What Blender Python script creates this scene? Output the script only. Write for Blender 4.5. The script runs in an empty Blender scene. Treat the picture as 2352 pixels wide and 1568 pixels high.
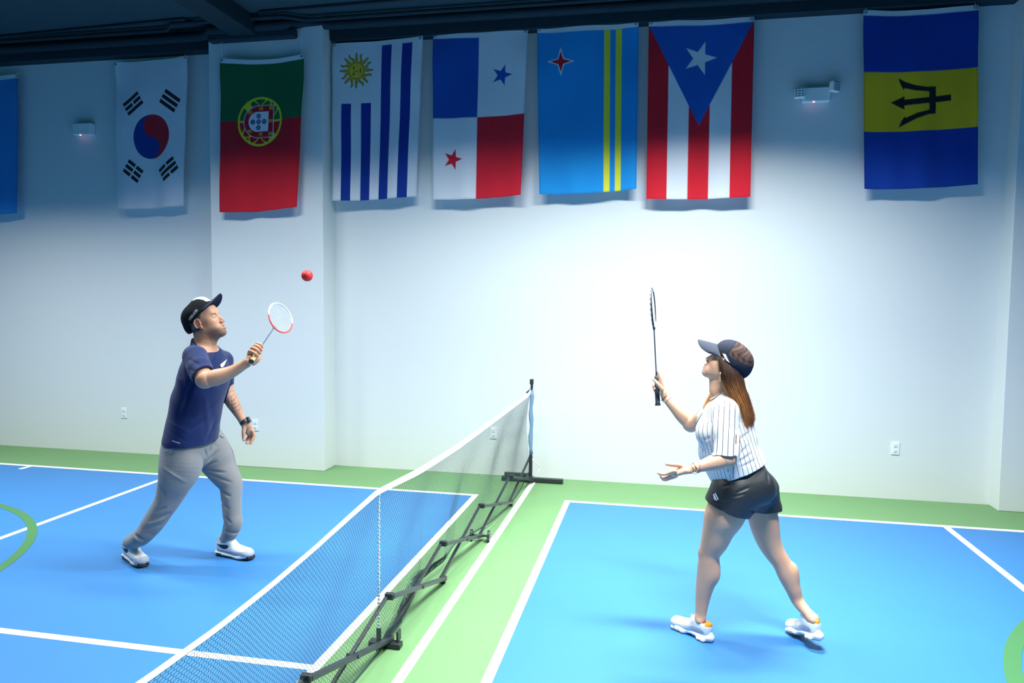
import bpy, bmesh, math, random
import numpy as np
from mathutils import Vector, Matrix
random.seed(4); RNG = np.random.default_rng(7)
scn = bpy.context.scene
COL = scn.collection
# ---------------------------------------------------------------- camera
CH, CYAW, CPIT, CROL, CF = 1.7928, 0.1968, 0.0618, 0.0113, 1673.7748
def cam_axes():
    cy, sy = math.cos(CYAW), math.sin(CYAW)
    f = np.array([-sy*math.cos(CPIT), cy*math.cos(CPIT), -math.sin(CPIT)])
    r = np.array([cy, sy, 0.0]); u = np.cross(r, f)
    c, s = math.cos(CROL), math.sin(CROL)
    return c*r+s*u, -s*r+c*u, f
CR, CU, CFW = cam_axes()
cd = bpy.data.cameras.new('camera'); cam = bpy.data.objects.new('camera', cd); COL.objects.link(cam)
cam.matrix_world = Matrix(((CR[0], CU[0], -CFW[0], 0), (CR[1], CU[1], -CFW[1], 0), (CR[2], CU[2], -CFW[2], CH), (0, 0, 0, 1)))
cd.sensor_width = 36.0; cd.lens = 36.0*CF/2352.0; cd.clip_start = 0.05; cd.clip_end = 100
scn.camera = cam
# ---------------------------------------------------------------- world, lamps, exposure
w = bpy.data.worlds.new('world'); scn.world = w; w.use_nodes = True
w.node_tree.nodes['Background'].inputs[0].default_value = (0.08, 0.55, 0.80, 1)
w.node_tree.nodes['Background'].inputs[1].default_value = 0.21
def lamp(name, loc, size, power, color, rot=(0, 0, 0), spread=180):
    l = bpy.data.lights.new(name, 'AREA'); l.shape = 'RECTANGLE'; l.size, l.size_y = size
    l.energy = power; l.color = color; l.spread = math.radians(spread)
    o = bpy.data.objects.new(name, l); COL.objects.link(o); o.location = loc; o.rotation_euler = rot
LC = (0.935, 1.0, 0.965)
for lx, ly, lw, le, ls in ((0.45, 4.75, 1.3, 222, 134), (-1.5, 4.8, 1.3, 92, 134), (-3.9, 4.6, 1.3, 70, 130), (-6.6, 4.1, 1.3, 150, 128), (4.8, 3.6, 1.3, 26, 126), (0.6, 2.5, 1.3, 165, 122), (-3.2, 1.4, 1.3, 8, 130)):
    lamp('ceiling_lamp', (lx, ly, 4.2), (lw, 0.35), le, LC, spread=ls)
scn.view_settings.view_transform = 'Standard'; scn.view_settings.look = 'None'
scn.view_settings.exposure = 0.0; scn.view_settings.gamma = 1.0; scn.view_settings.use_curve_mapping = False
scn.cycles.use_denoising = True
scn.cycles.max_bounces = 8; scn.cycles.diffuse_bounces = 4
# ---------------------------------------------------------------- helpers
def ray(u, v): return CFW + CR*((u-1176)/CF) - CU*((v-784)/CF)
def floor_at(u, v, z=0.0):
    d = ray(u, v); return np.array([0, 0, CH]) + d*((z-CH)/d[2])
def at(u, v, Y):
    d = ray(u, v); return np.array([0, 0, CH]) + d*(Y/d[1])
def srgb(r, g, b):
    f = lambda c: (c/255/12.92 if c/255 <= 0.04045 else ((c/255+0.055)/1.055)**2.4)
    return (f(r), f(g), f(b))
def tag(o, label=None, cat=None, group=None, kind=None):
    if label: o['label'] = label
    if cat: o['category'] = cat
    if group: o['group'] = group
    if kind: o['kind'] = kind
    return o
def empty(name, loc=(0, 0, 0), label=None, cat=None, group=None):
    o = bpy.data.objects.new(name, None); COL.objects.link(o); o.location = [float(c) for c in loc]
    o.empty_display_size = 0.05
    return tag(o, label, cat, group)
_lk = {}
def mat(name, col, rough=0.6, metal=0.0, spec=0.5, emit=None, noise=0.0, nscale=20.0, bump=0.0, bscale=200.0, sheen=0.0, alpha=None, sss=0.0):
    m = bpy.data.materials.new(name); m.use_nodes = True
    nt = m.node_tree; b = nt.nodes['Principled BSDF']
    b.inputs['Base Color'].default_value = (*col, 1); b.inputs['Roughness'].default_value = rough
    b.inputs['Metallic'].default_value = metal; b.inputs['Specular IOR Level'].default_value = spec
    if sheen: b.inputs['Sheen Weight'].default_value = sheen
    if sss:
        b.inputs['Subsurface Weight'].default_value = sss; b.inputs['Subsurface Radius'].default_value = (0.012, 0.004, 0.002); b.inputs['Subsurface Scale'].default_value = 1.0
    if emit: b.inputs['Emission Color'].default_value = (*emit[0], 1); b.inputs['Emission Strength'].default_value = emit[1]
    if alpha is not None: b.inputs['Alpha'].default_value = alpha
    tc = nt.nodes.new('ShaderNodeTexCoord')
    if noise:
        n = nt.nodes.new('ShaderNodeTexNoise'); n.inputs['Scale'].default_value = nscale; n.inputs['Detail'].default_value = 4
        mx = nt.nodes.new('ShaderNodeMix'); mx.data_type = 'RGBA'; mx.blend_type = 'MULTIPLY'; mx.inputs[0].default_value = 1.0
        mr = nt.nodes.new('ShaderNodeMapRange'); mr.inputs['To Min'].default_value = 1-noise; mr.inputs['To Max'].default_value = 1+noise*0.6
        nt.links.new(tc.outputs['Object'], n.inputs['Vector']); nt.links.new(n.outputs['Fac'], mr.inputs['Value'])
        mx.inputs[6].default_value = (*col, 1); nt.links.new(mr.outputs['Result'], mx.inputs[7]); nt.links.new(mx.outputs[2], b.inputs['Base Color'])
    if bump:
        n2 = nt.nodes.new('ShaderNodeTexNoise'); n2.inputs['Scale'].default_value = bscale; n2.inputs['Detail'].default_value = 3
        bp = nt.nodes.new('ShaderNodeBump'); bp.inputs['Strength'].default_value = bump; bp.inputs['Distance'].default_value = 0.002
        nt.links.new(tc.outputs['Object'], n2.inputs['Vector']); nt.links.new(n2.outputs['Fac'], bp.inputs['Height']); nt.links.new(bp.outputs['Normal'], b.inputs['Normal'])
    return m
def vmat(name, rough=0.8, spec=0.3, bump=0.0, bscale=300.0, sheen=0.0, sss=0.0, trans=0.0, noise=0.0, nscale=60.0):
    """principled material coloured by the mesh's own 'Col' attribute"""
    m = mat(name, (1, 1, 1), rough, 0, spec, bump=bump, bscale=bscale, sheen=sheen, sss=sss)
    nt = m.node_tree; b = nt.nodes['Principled BSDF']
    a = nt.nodes.new('ShaderNodeAttribute'); a.attribute_name = 'Col'; src = a.outputs['Color']
    if noise:
        n = nt.nodes.new('ShaderNodeTexNoise'); n.inputs['Scale'].default_value = nscale; n.inputs['Detail'].default_value = 5
        mr = nt.nodes.new('ShaderNodeMapRange'); mr.inputs['To Min'].default_value = 1-noise; mr.inputs['To Max'].default_value = 1+noise
        mx = nt.nodes.new('ShaderNodeMix'); mx.data_type = 'RGBA'; mx.blend_type = 'MULTIPLY'; mx.inputs[0].default_value = 1.0
        tc = nt.nodes.new('ShaderNodeTexCoord'); nt.links.new(tc.outputs['Object'], n.inputs['Vector'])
        nt.links.new(n.outputs['Fac'], mr.inputs['Value']); nt.links.new(src, mx.inputs[6]); nt.links.new(mr.outputs['Result'], mx.inputs[7]); src = mx.outputs[2]
    nt.links.new(src, b.inputs['Base Color'])
    if trans:
        out = nt.nodes['Material Output']; tr = nt.nodes.new('ShaderNodeBsdfTranslucent'); ms = nt.nodes.new('ShaderNodeMixShader')
        ms.inputs[0].default_value = trans; nt.links.new(src, tr.inputs['Color'])
        nt.links.new(b.outputs[0], ms.inputs[1]); nt.links.new(tr.outputs[0], ms.inputs[2]); nt.links.new(ms.outputs[0], out.inputs['Surface'])
    return m
def mesh_obj(name, V, Fc, m, parent=None, smooth=True, col=None, extra=None):
    me = bpy.data.meshes.new(name)
    V = np.asarray(V, dtype=np.float32)
    if isinstance(Fc, np.ndarray) and len(Fc):
        n, k = Fc.shape
        me.vertices.add(len(V)); me.vertices.foreach_set('co', V.ravel())
        me.loops.add(n*k); me.loops.foreach_set('vertex_index', Fc.astype(np.int32).ravel())
        me.polygons.add(n); me.polygons.foreach_set('loop_start', np.arange(0, n*k, k, dtype=np.int32))
        me.polygons.foreach_set('loop_total', np.full(n, k, dtype=np.int32))
        me.update(calc_edges=True)
    else:
        me.from_pydata([tuple(map(float, v)) for v in V], [], [list(map(int, f)) for f in Fc])
    if smooth: me.polygons.foreach_set('use_smooth', np.ones(len(me.polygons), dtype=bool))
    if col is not None:
        a = me.color_attributes.new('Col', 'FLOAT_COLOR', 'POINT')
        c = np.ones((len(V), 4), dtype=np.float32); c[:, :3] = np.clip(col, 0, 1); a.data.foreach_set('color', c.ravel())
    if extra is not None:
        a = me.attributes.new('st', 'FLOAT', 'POINT'); a.data.foreach_set('value', np.asarray(extra, dtype=np.float32))
    me.materials.append(m); me.validate()
    o = bpy.data.objects.new(name, me); COL.objects.link(o)
    if parent is not None:
        o.parent = parent; root = parent
        off = Vector((0, 0, 0))
        while root is not None: off += root.location; root = root.parent
        if name and off.length > 0: me.transform(Matrix.Translation(-off))
    return o
class MB:
    """collects plain shapes into one mesh"""
    def __init__(s): s.V = []; s.F = []
    def add(s, V, F):
        o = len(s.V); s.V += [tuple(map(float, v)) for v in V]; s.F += [[i+o for i in f] for f in F]
    def box(s, c, d, R=None, bev=0.0):
        c = np.array(c, float); h = np.array(d, float)/2; R = np.eye(3) if R is None else np.array(R)  # R rows = axes
        if bev <= 0:
            P = [c+R.T@(h*np.array([x, y, z])) for x in (-1, 1) for y in (-1, 1) for z in (-1, 1)]
            s.add(P, [[0, 1, 3, 2], [4, 6, 7, 5], [0, 4, 5, 1], [2, 3, 7, 6], [0, 2, 6, 4], [1, 5, 7, 3]])
        else:
            bm = bmesh.new(); bmesh.ops.create_cube(bm, size=1.0)
            for v in bm.verts: v.co = Vector((v.co.x*d[0], v.co.y*d[1], v.co.z*d[2]))
            bmesh.ops.bevel(bm, geom=bm.edges[:], offset=bev, segments=2, affect='EDGES', profile=0.5)
            P = [c+R.T@np.array(v.co) for v in bm.verts]; bm.verts.index_update()
            s.add(P, [[v.index for v in f.verts] for f in bm.faces]); bm.free()
    def bar(s, a, b, w_, h_, up=(0, 0, 1), bev=0.0):
        a = np.array(a, float); b = np.array(b, float); x = b-a; L = np.linalg.norm(x); x /= L
        y = np.cross(up, x)
        if np.linalg.norm(y) < 1e-6: y = np.cross((0, 1, 0), x)
        y /= np.linalg.norm(y); z = np.cross(x, y)
        s.box((a+b)/2, (L, w_, h_), np.array([x, y, z]), bev)
    def tube(s, pts, r, n=8, caps=True, flat=None):
        pts = [np.array(p, float) for p in pts]; m = len(pts)
        r = [r]*m if np.isscalar(r) else list(r)
        up = np.array([0, 0, 1.0]); V = []; prev = None
        for i, p in enumerate(pts):
            t = pts[min(i+1, m-1)]-pts[max(i-1, 0)]; t = t/(np.linalg.norm(t)+1e-12)
            if prev is None:
                a = np.cross(t, up); 
                if np.linalg.norm(a) < 0.1: a = np.cross(t, [0, 1.0, 0])
            else: a = prev-t*(prev@t)
            a /= np.linalg.norm(a); prev = a; b = np.cross(t, a)
            for k in range(n):
                q = 2*math.pi*k/n; fx = 1.0 if flat is None else flat
                V.append(p+r[i]*(math.cos(q)*a*fx+math.sin(q)*b))
        F = [[i*n+k, i*n+(k+1) % n, (i+1)*n+(k+1) % n, (i+1)*n+k] for i in range(m-1) for k in range(n)]
        if caps: F += [list(range(n))[::-1], list(range((m-1)*n, m*n))]
        s.add(V, F)
    def loop(s, pts, r, n=6):
        pts = [np.array(p, float) for p in pts]; m = len(pts); c = sum(pts)/m; V = []
        for i, p in enumerate(pts):
            t = pts[(i+1) % m]-pts[i-1]; t /= np.linalg.norm(t)
            a = p-c; a -= t*(a@t); a /= np.linalg.norm(a); b = np.cross(t, a)
            rr = r if np.isscalar(r) else r[i]
            for k in range(n):
                q = 2*math.pi*k/n; V.append(p+rr*(math.cos(q)*a+math.sin(q)*b))
        F = [[i*n+k, i*n+(k+1) % n, ((i+1) % m)*n+(k+1) % n, ((i+1) % m)*n+k] for i in range(m) for k in range(n)]
        s.add(V, F)
    def disc(s, c, ax, r, t, n=20):
        c = np.array(c, float); ax = np.array(ax, float)/np.linalg.norm(ax); s.tube([c-ax*t/2, c+ax*t/2], r, n)
    def build(s, name, m, parent=None, smooth=False): return mesh_obj(name, s.V, s.F, m, parent, smooth)
def shell_label(o, **k): return tag(o, **k)
# ---------------------------------------------------------------- materials of the setting
M_wall = mat('white_wall_paint', (0.71, 0.735, 0.745), 0.75, spec=0.25, bump=0.05, bscale=60)
M_green = mat('green_court_paint', (0.15, 0.30, 0.13), 0.62, spec=0.35, noise=0.06, nscale=3, bump=0.25, bscale=350)
M_blue = mat('blue_court_paint', (0.035, 0.19, 0.50), 0.50, spec=0.5, noise=0.05, nscale=3, bump=0.25, bscale=350)
M_line = mat('white_line_paint', (0.86, 0.87, 0.87), 0.6, spec=0.35)
M_arc = mat('green_line_paint', (0.060, 0.20, 0.075), 0.6, spec=0.35)
M_ceil = mat('dark_ceiling_paint', (0.040, 0.078, 0.098), 0.85, spec=0.1, noise=0.1, nscale=5)
M_beam = mat('dark_beam_paint', (0.018, 0.038, 0.052), 0.7, spec=0.2, noise=0.15, nscale=8)
# ---------------------------------------------------------------- floor, wall, ceiling
YW, YCOL = 7.062, 6.787
def slab(name, x0, x1, y0, y1, z0, z1, m, parent=None, bev=0.0):
    b = MB(); b.box(((x0+x1)/2, (y0+y1)/2, (z0+z1)/2), (x1-x0, y1-y0, z1-z0), bev=bev); return b.build(name, m, parent)
fl = tag(slab('floor', -14, 12, -5, YW+0.1, -0.1, 0, M_green), kind='structure', label='green painted indoor court floor with two blue playing areas')
YB, YN, S1, S2, SB, CL, CRX, LW = 6.3108, 3.1742, -1.5471, -0.7663, -1.1447, -4.6363, 2.2907, 0.0508
def sheet(name, x0, x1, y0, y1, z, m, label=None):
    o = slab(name, x0, x1, y0, y1, 0.0002, z, m, fl)
    if label: o['label'] = label
    return o
sheet('blue_court_area', -14, S1-LW/2, -5, YB-LW/2, 0.0012, M_blue, 'blue playing area on the left of the net')
sheet('blue_court_area', S2+LW/2, 12, -5, YB-LW/2, 0.0012, M_blue, 'blue playing area on the right of the net')
sheet('court_line', -14, S1, YB-LW, YB, 0.0022, M_line, 'far white line of the left court')
sheet('court_line', S2, 12, YB-LW, YB, 0.0022, M_line, 'far white line of the right court')
sheet('court_line', S1-LW, S1, -5, YB, 0.0026, M_line)
sheet('court_line', S2, S2+LW, -5, YB, 0.0026, M_line)
sheet('court_line', SB-LW/2, SB+LW/2, -5, 6.88, 0.0022, M_line, 'white line on the green strip between the courts')
sheet('court_line', CL-LW/2, CL+LW/2, -5, YB-LW, 0.0024, M_line)
sheet('court_line', CRX-LW/2, CRX+LW/2, -5, YB-LW, 0.0024, M_line)
sheet('court_line', -14, S1-LW, YN-LW, YN, 0.0022, M_line)
sheet('court_line', S2+LW, 12, YN-LW, YN, 0.0022, M_line)
sheet('court_line', -6.29, -6.24, 6.14, YB-LW, 0.0024, M_line, 'short white tick mark')
def arc(cx, cy, R0, R1, a0, a1, n=60):
    V = []; F = []
    for i in range(n+1):
        a = math.radians(a0+(a1-a0)*i/n)
        for R in (R0, R1):
            for z in (0.0003, 0.0030): V.append((cx+R*math.cos(a), cy+R*math.sin(a), z))
    for i in range(n):
        o = i*4; F += [[o+1, o+3, o+7, o+5], [o, o+1, o+5, o+4], [o+2, o+6, o+7, o+3], [o, o+4, o+6, o+2]]
    return mesh_obj('court_arc', V, F, M_arc, fl, smooth=False)
arc(-5.89, 3.25, 1.835, 1.90, -90, 270, 120)['label'] = 'green painted circle on the left blue area'
arc(3.70, 3.15, 2.05, 2.125, -90, 270, 120)['label'] = 'green painted circle on the right blue area'
tag(slab('wall_back', -14, 12, YW, YW+0.15, 0, 4.55, M_wall), kind='structure', label='white back wall hung with flags')
XL = float(at(486, 640, YCOL)[0]); XR = float(at(742, 600, YCOL)[0]); XR2 = float(at(2280, 1165, 6.9636)[0])
b = MB(); b.box(((XL+XR)/2, (YCOL+YW)/2+0.005, 2.27), (XR-XL, YW-YCOL+0.01, 4.54), bev=0.006)
tag(b.build('pillar', M_wall), kind='structure', label='white square pillar behind the red and green flag')
b = MB(); b.box((XR2+0.7, 6.9636-0.1+0.11, 2.27), (1.4, 0.22, 4.54), bev=0.006)
tag(b.build('pillar', M_wall), kind='structure', label='white square pillar at the right edge of the wall')
tag(slab('ceiling', -14, 12, -5, YW+0.1, 4.50, 4.6, M_ceil), kind='structure', label='dark blue painted ceiling')
tag(slab('trim_1', -14, XL, 6.93, YW, 4.30, 4.50, M_beam), kind='structure', label='dark steel ledge along the top of the wall')
tag(slab('trim_2', XR+0.02, XR2, 6.93, YW, 4.315, 4.50, M_beam), kind='structure', label='dark steel ledge along the top of the wall')
tag(slab('ceiling_beam', -4.21, -3.93, -5, 6.78, 4.33, 4.50, M_beam, bev=0.01), kind='structure', label='dark beam running across the ceiling')
pp = MB(); 
pp.tube([(-14, 6.84, 4.40), (XL-0.12, 6.84, 4.40), (XL-0.02, 6.80, 4.40), (XL+0.08, 6.70, 4.40), (XR-0.36, 6.68, 4.40), (XR-0.2, 6.80, 4.45), (XR+0.1, 6.84, 4.43), (12, 6.84, 4.40)], 0.045, 10)
tag(pp.build('ceiling_pipe', M_beam, smooth=True), 'thick dark pipe bent around the pillar under the ceiling', 'pipe')
pp = MB(); pp.tube([(-14, 6.74, 4.45), (-4.95, 6.74, 4.45), (-4.8, 6.60, 4.45), (-3.6, 6.60, 4.45), (-3.4, 6.72, 4.45), (12, 6.72, 4.45)], 0.022, 8)
tag(pp.build('ceiling_pipe', M_beam, smooth=True), 'thin dark pipe in front of the thick pipe under the ceiling', 'pipe')
pp = MB(); k = (4.455-CH)/2.807
pp.tube([(-9.5, 7.2*k, 4.48), (-7.29*k, 7.058*k, 4.48), (-4.9*k, 6.93*k, 4.48), (-4.78*k, 7.12*k, 4.48), (-4.3*k, 7.10*k, 4.47)], 0.012, 6)
tag(pp.build('conduit', M_beam, smooth=True), 'thin conduit with a kink on the ceiling left of the beam', 'conduit')
pp = MB(); pp.tube([(-4.1*k, 7.0*k, 4.48), (-4.0*k, 6.89*k, 4.48), (-2.145*k, 6.84*k, 4.48), (3, 6.5*k, 4.48)], 0.012, 6)
tag(pp.build('conduit', M_beam, smooth=True), 'thin straight conduit on the ceiling right of the beam', 'conduit')
# pipe elbows over the pillar
pp = MB(); pp.box(((XL+XR)/2-0.1, 6.735, 4.335), (0.94, 0.09, 0.09), bev=0.02)
tag(pp.build('pipe_bracket', M_beam), 'dark bracket box over the red and green flag', 'bracket')
# ---------------------------------------------------------------- outlets
M_plate = mat('white_plastic', (0.82, 0.85, 0.86), 0.4); M_dark = mat('dark_slot', (0.12, 0.13, 0.15), 0.6)
def outlet(u, v, Y, label):
    p = at(u, v, Y); e = empty('wall_outlet', (p[0], Y, p[2]), label, 'outlet', 'wall outlets')
    b = MB(); b.box((p[0], Y-0.004, p[2]), (0.07, 0.008, 0.115), bev=0.003); b.build('cover_plate', M_plate, e)
    for dz in (-0.024, 0.024):
        b = MB(); b.box((p[0], Y-0.0095, p[2]+dz), (0.034, 0.004, 0.028), bev=0.0015); s = b.build('socket', M_plate, e)
        b = MB()
        for dx in (-0.007, 0.007): b.box((p[0]+dx, Y-0.012, p[2]+dz+0.003), (0.0025, 0.002, 0.009))
        b.box((p[0], Y-0.012, p[2]+dz-0.008), (0.005, 0.002, 0.005)); b.build('slots', M_dark, s)
outlet(285.5, 948, YW, 'small white wall outlet left of the man in the navy t-shirt')
outlet(587, 976, YCOL, 'white wall outlet on the pillar beside the man\'s left hand')
outlet(1134, 994, YW, 'white wall outlet seen through the top of the net')
outlet(2056, 1029, YW, 'white wall outlet to the right of the woman')
# ---------------------------------------------------------------- emergency lights
M_lens = mat('frosted_lens', (0.75, 0.8, 0.85), 0.2, spec=0.6); M_led = mat('red_led', (1, 0.1, 0.1), 0.4, emit=((1.0, 0.12, 0.14), 9.0))
def emergency(u, v, label, heads=True):
    p = at(u, v, YW); x, z = p[0], p[2]; e = empty('emergency_light', (x, YW, z), label, 'emergency light', 'emergency lights')
    b = MB(); b.box((x, YW-0.035, z), (0.23, 0.07, 0.125), bev=0.008); b.build('housing', M_plate, e)
    b = MB(); b.box((x-0.02, YW-0.062, z-0.064), (0.012, 0.012, 0.012), bev=0.002); b.build('indicator_lamp', M_led, e)
    if heads:
        for sx, dz, tilt in ((-1, 0.012, 0.25), (1, 0.055, 0.7)):
            cx, cz = x+sx*0.145, z+dz
            R = np.array(Matrix.Rotation(tilt*sx, 3, 'Z').transposed())
            b = MB(); b.box((cx, YW-0.085, cz), (0.098, 0.05, 0.098), R, bev=0.016); h = b.build('lamp_head', M_plate, e)
            n = R[1]
            b = MB()
            for i in range(3):
                for j in range(4):
                    q = np.array((cx, YW-0.085, cz))-n*0.0255+R[0]*(i-1)*0.027+np.array((0, 0, (j-1.5)*0.021))
                    b.box(q, (0.019, 0.003, 0.010), R)
            b.build('lens_cells', M_dark2, h)
M_dark2 = mat('grey_lens_cell', (0.22, 0.28, 0.33), 0.35)
emergency(1872, 221, 'white emergency light with two lamp heads left of the trident flag')
emergency(198, 299, 'small white emergency light left of the flag with a red and blue disc', heads=False)
# ---------------------------------------------------------------- flags
def inpoly(P, x, y):
    r = np.zeros(x.shape, bool); n = len(P)
    for i in range(n):
        x0, y0 = P[i]; x1, y1 = P[i-1]
        c = ((y0 > y) != (y1 > y)) & (x < (x1-x0)*(y-y0)/((y1-y0) or 1e-12)+x0); r ^= c
    return r
FW, FH = 0.914, 1.524
RED = srgb(206, 17, 38)
M_flag = vmat('flag_cloth', 0.75, 0.25, bump=0.15, bscale=500, sheen=0.2, trans=0.10)
M_grom = mat('brass_grommet', (0.35, 0.4, 0.42), 0.35, 0.9)
def star(cx, cy, R, r, n=5, rot=0.0):
    return [(cx+(R if i % 2 == 0 else r)*math.cos(rot+math.pi*i/n), cy+(R if i % 2 == 0 else r)*math.sin(rot+math.pi*i/n)) for i in range(2*n)]
WHITE = (0.80, 0.82, 0.86)
def flag(name_label, corners, Y, paint, group='flags hung along the wall', sag=0.012, seed=0, header=True, hang=0.045):
    TL, TR, BR, BL = [at(u, v, Y) for u, v in corners]
    nx, ny = 184, 300
    s = np.linspace(0, 1, nx)[:, None]*np.ones((1, ny)); t = np.ones((nx, 1))*np.linspace(0, 1, ny)[None, :]
    S, T = s[..., None], t[..., None]
    P = (1-T)*((1-S)*TL+S*TR)+T*((1-S)*BL+S*BR)
    rs = np.random.default_rng(seed)
    ph = rs.uniform(0, 6, 8)
    P[..., 2] -= sag*np.sin(math.pi*s)*np.exp(-t*1.2) + 0.010*np.sin(math.pi*s+0.4)*t
    # swag creases that fan out from the two hung corners, and slow vertical folds lower down
    w_ = 0.013*np.exp(-t*3)*np.sin(10*np.hypot(s, t*1.6)+ph[0])*np.exp(-2*s)+0.013*np.exp(-t*3)*np.sin(10*np.hypot(1-s, t*1.6)+ph[1])*np.exp(-2*(1-s))
    w_ += (0.010*np.sin(2*math.pi*(s*1.6+0.15*t)+ph[2])+0.005*np.sin(2*math.pi*(s*3.3-0.3*t)+ph[3]))*(0.25+t)
    w_ += 0.004*np.sin(9*t+4*s+ph[4])+0.025*t
    P[..., 1] -= w_+0.005
    # print
    acc = np.zeros((nx, ny, 3)); k = 0
    hd = 0.03 if header else -1
    for dx in (-0.33, 0, 0.33):
        for dy in (-0.33, 0, 0.33):
            x = (s+dx/nx)*FW; y = (t+dy/ny)*FH
            c = paint(x, y); c[y < hd*FH] = WHITE; acc += c; k += 1
    acc /= k
    hem = (s < 0.012) | (s > 0.988) | (t > 0.992)
    acc[hem] *= 0.82
    idx = np.arange(nx*ny).reshape(nx, ny)
    F = np.stack([idx[:-1, :-1], idx[:-1, 1:], idx[1:, 1:], idx[1:, :-1]], -1).reshape(-1, 4)
    e = empty('flag', (float((TL[0]+TR[0])/2), Y, float(min(TL[2], TR[2]))), name_label, 'flag', group)
    o = mesh_obj('cloth', P.reshape(-1, 3), F, M_flag, e, col=acc.reshape(-1, 3))
    for cx in (0.025, 0.975):
        i = int(cx*(nx-1)); q = P[i, 4]
        g = MB(); g.loop([q+np.array((0.011*math.cos(a), -0.003, 0.011*math.sin(a))) for a in np.linspace(0, 2*math.pi, 13)[:-1]], 0.0035, 6)
        g.build('grommet', M_grom, e, smooth=True)
        g = MB(); g.tube([q+np.array((0, -0.004, 0.0)), q+np.array((0, 0.0, min(hang, 0.06)*0.7)), q+np.array((0, 0.012 if hang < 1 else 0.0, hang if hang < 1 else 4.287-q[2]))], 0.0022, 6); g.build('tie', M_plate, e)
    return e
def base(x, c): r = np.empty(x.shape+(3,)); r[...] = c; return r
def f_blue(x, y): return base(x, srgb(40, 140, 215))
def f_korea(x, y):
    c = base(x, (0.78, 0.80, 0.86)); cx, cy = FW*0.515, FH*0.512; R = FW*0.25
    dx, dy = x-cx, y-cy; r = np.hypot(dx, dy)
    an = math.atan2(3, 2); ca, sa = math.cos(an), math.sin(an)
    # disc split by an S line that runs top to bottom
    red = dx > 0; t0 = math.radians(8); ax, ay = -math.sin(t0), math.cos(t0)
    px, py = math.cos(t0), math.sin(t0)
    side = dx*px+dy*py; al = dx*(-py)+dy*px
    red = side > 0
    red = np.where(np.hypot(side, al+R/2) < R/2, True, red); red = np.where(np.hypot(side, al-R/2) < R/2, False, red)
    c[r < R] = srgb(0, 60, 150); c[(r < R) & red] = srgb(200, 30, 52)
    K = (0.012, 0.014, 0.02); D = 0.419
    for sx, sy, pat in ((-1, -1, (1, 0, 1)), (1, -1, (1, 1, 1)), (-1, 1, (0, 0, 0)), (1, 1, (0, 1, 0))):
        ux, uy = sx*2/math.sqrt(13), sy*3/math.sqrt(13)
        a = (dx-ux*D)*ux+(dy-uy*D)*uy; b_ = -(dx-ux*D)*uy+(dy-uy*D)*ux
        for i, full in enumerate(pat):
            m = (np.abs(a-(i-1)*0.057) < 0.019) & (np.abs(b_) < 0.114)
            if not full: m &= np.abs(b_) > 0.0095
            c[m] = K
    return c
def f_portugal(x, y):
    c = base(x, srgb(206, 20, 42)); c[y < FH*0.405] = srgb(0, 104, 60)
    cx, cy = FW*0.497, FH*0.408; dx, dy = x-cx, y-cy; r = np.hypot(dx, dy); R = 0.236
    Yl = srgb(230, 220, 50)
    c[(np.abs(r-R) < 0.011)] = Yl
    for a, w1 in ((0.0, 0.008),):
        c[(np.abs(dy) < 0.009) & (r < R)] = Yl
    for k_, e in ((0.42, 0.008), (-0.42, 0.008), (0.9, 0.009)):
        q = np.hypot(dx/0.35 if False else (dx*math.cos(k_)+dy*math.sin(k_))/0.30, (-dx*math.sin(k_)+dy*math.cos(k_)))
        c[(np.abs(q-R) < 0.011) & (r < R)] = Yl
    band = np.abs(dx*0.80+dy*0.60*1.0 + 0.0)
    c[(np.abs(dx*math.cos(0.75)-dy*math.sin(0.75)+0.0) < 0.035) & (r < R)] = Yl
    # shield, its head to the right and its round foot to the left
    def shield(h, xr, xl):
        m = (np.abs(dy) < h) & (dx < xr) & (dx > xl+h)
        return m | ((np.hypot(dx-(xl+h), dy) < h) & (dx <= xl+h))
    c[shield(0.163, 0.151, -0.181)] = (0.78, 0.8, 0.85); c[shield(0.157, 0.145, -0.175)] = srgb(196, 18, 38)
    for kx, ky in ((0.118, -0.13), (0.118, 0.0), (0.118, 0.13), (0.01, -0.128), (0.01, 0.128), (-0.115, -0.095), (-0.115, 0.095)):
        m = (np.abs(dx-kx) < 0.020) & (np.abs(dy-ky) < 0.018) & ~((np.abs(dx-kx) < 0.007) & (dy-ky > 0.004))
        c[m] = srgb(214, 160, 60)
    c[shield(0.100, 0.092, -0.128)] = (0.8, 0.82, 0.88)
    for kx, ky in ((-0.018, 0), (-0.018, -0.058), (-0.018, 0.058), (-0.082, 0), (0.046, 0)):
        ex, ey = dx-kx, dy-ky; m = np.hypot(ex, ey) < 0.025
        c[m] = srgb(0, 36, 120)
        for qx, qy in ((0, 0), (-0.01, -0.01), (0.01, -0.01), (-0.01, 0.01), (0.01, 0.01)): c[np.hypot(ex-qx, ey-qy) < 0.0042] = (0.8, 0.82, 0.88)
    return c
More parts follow.
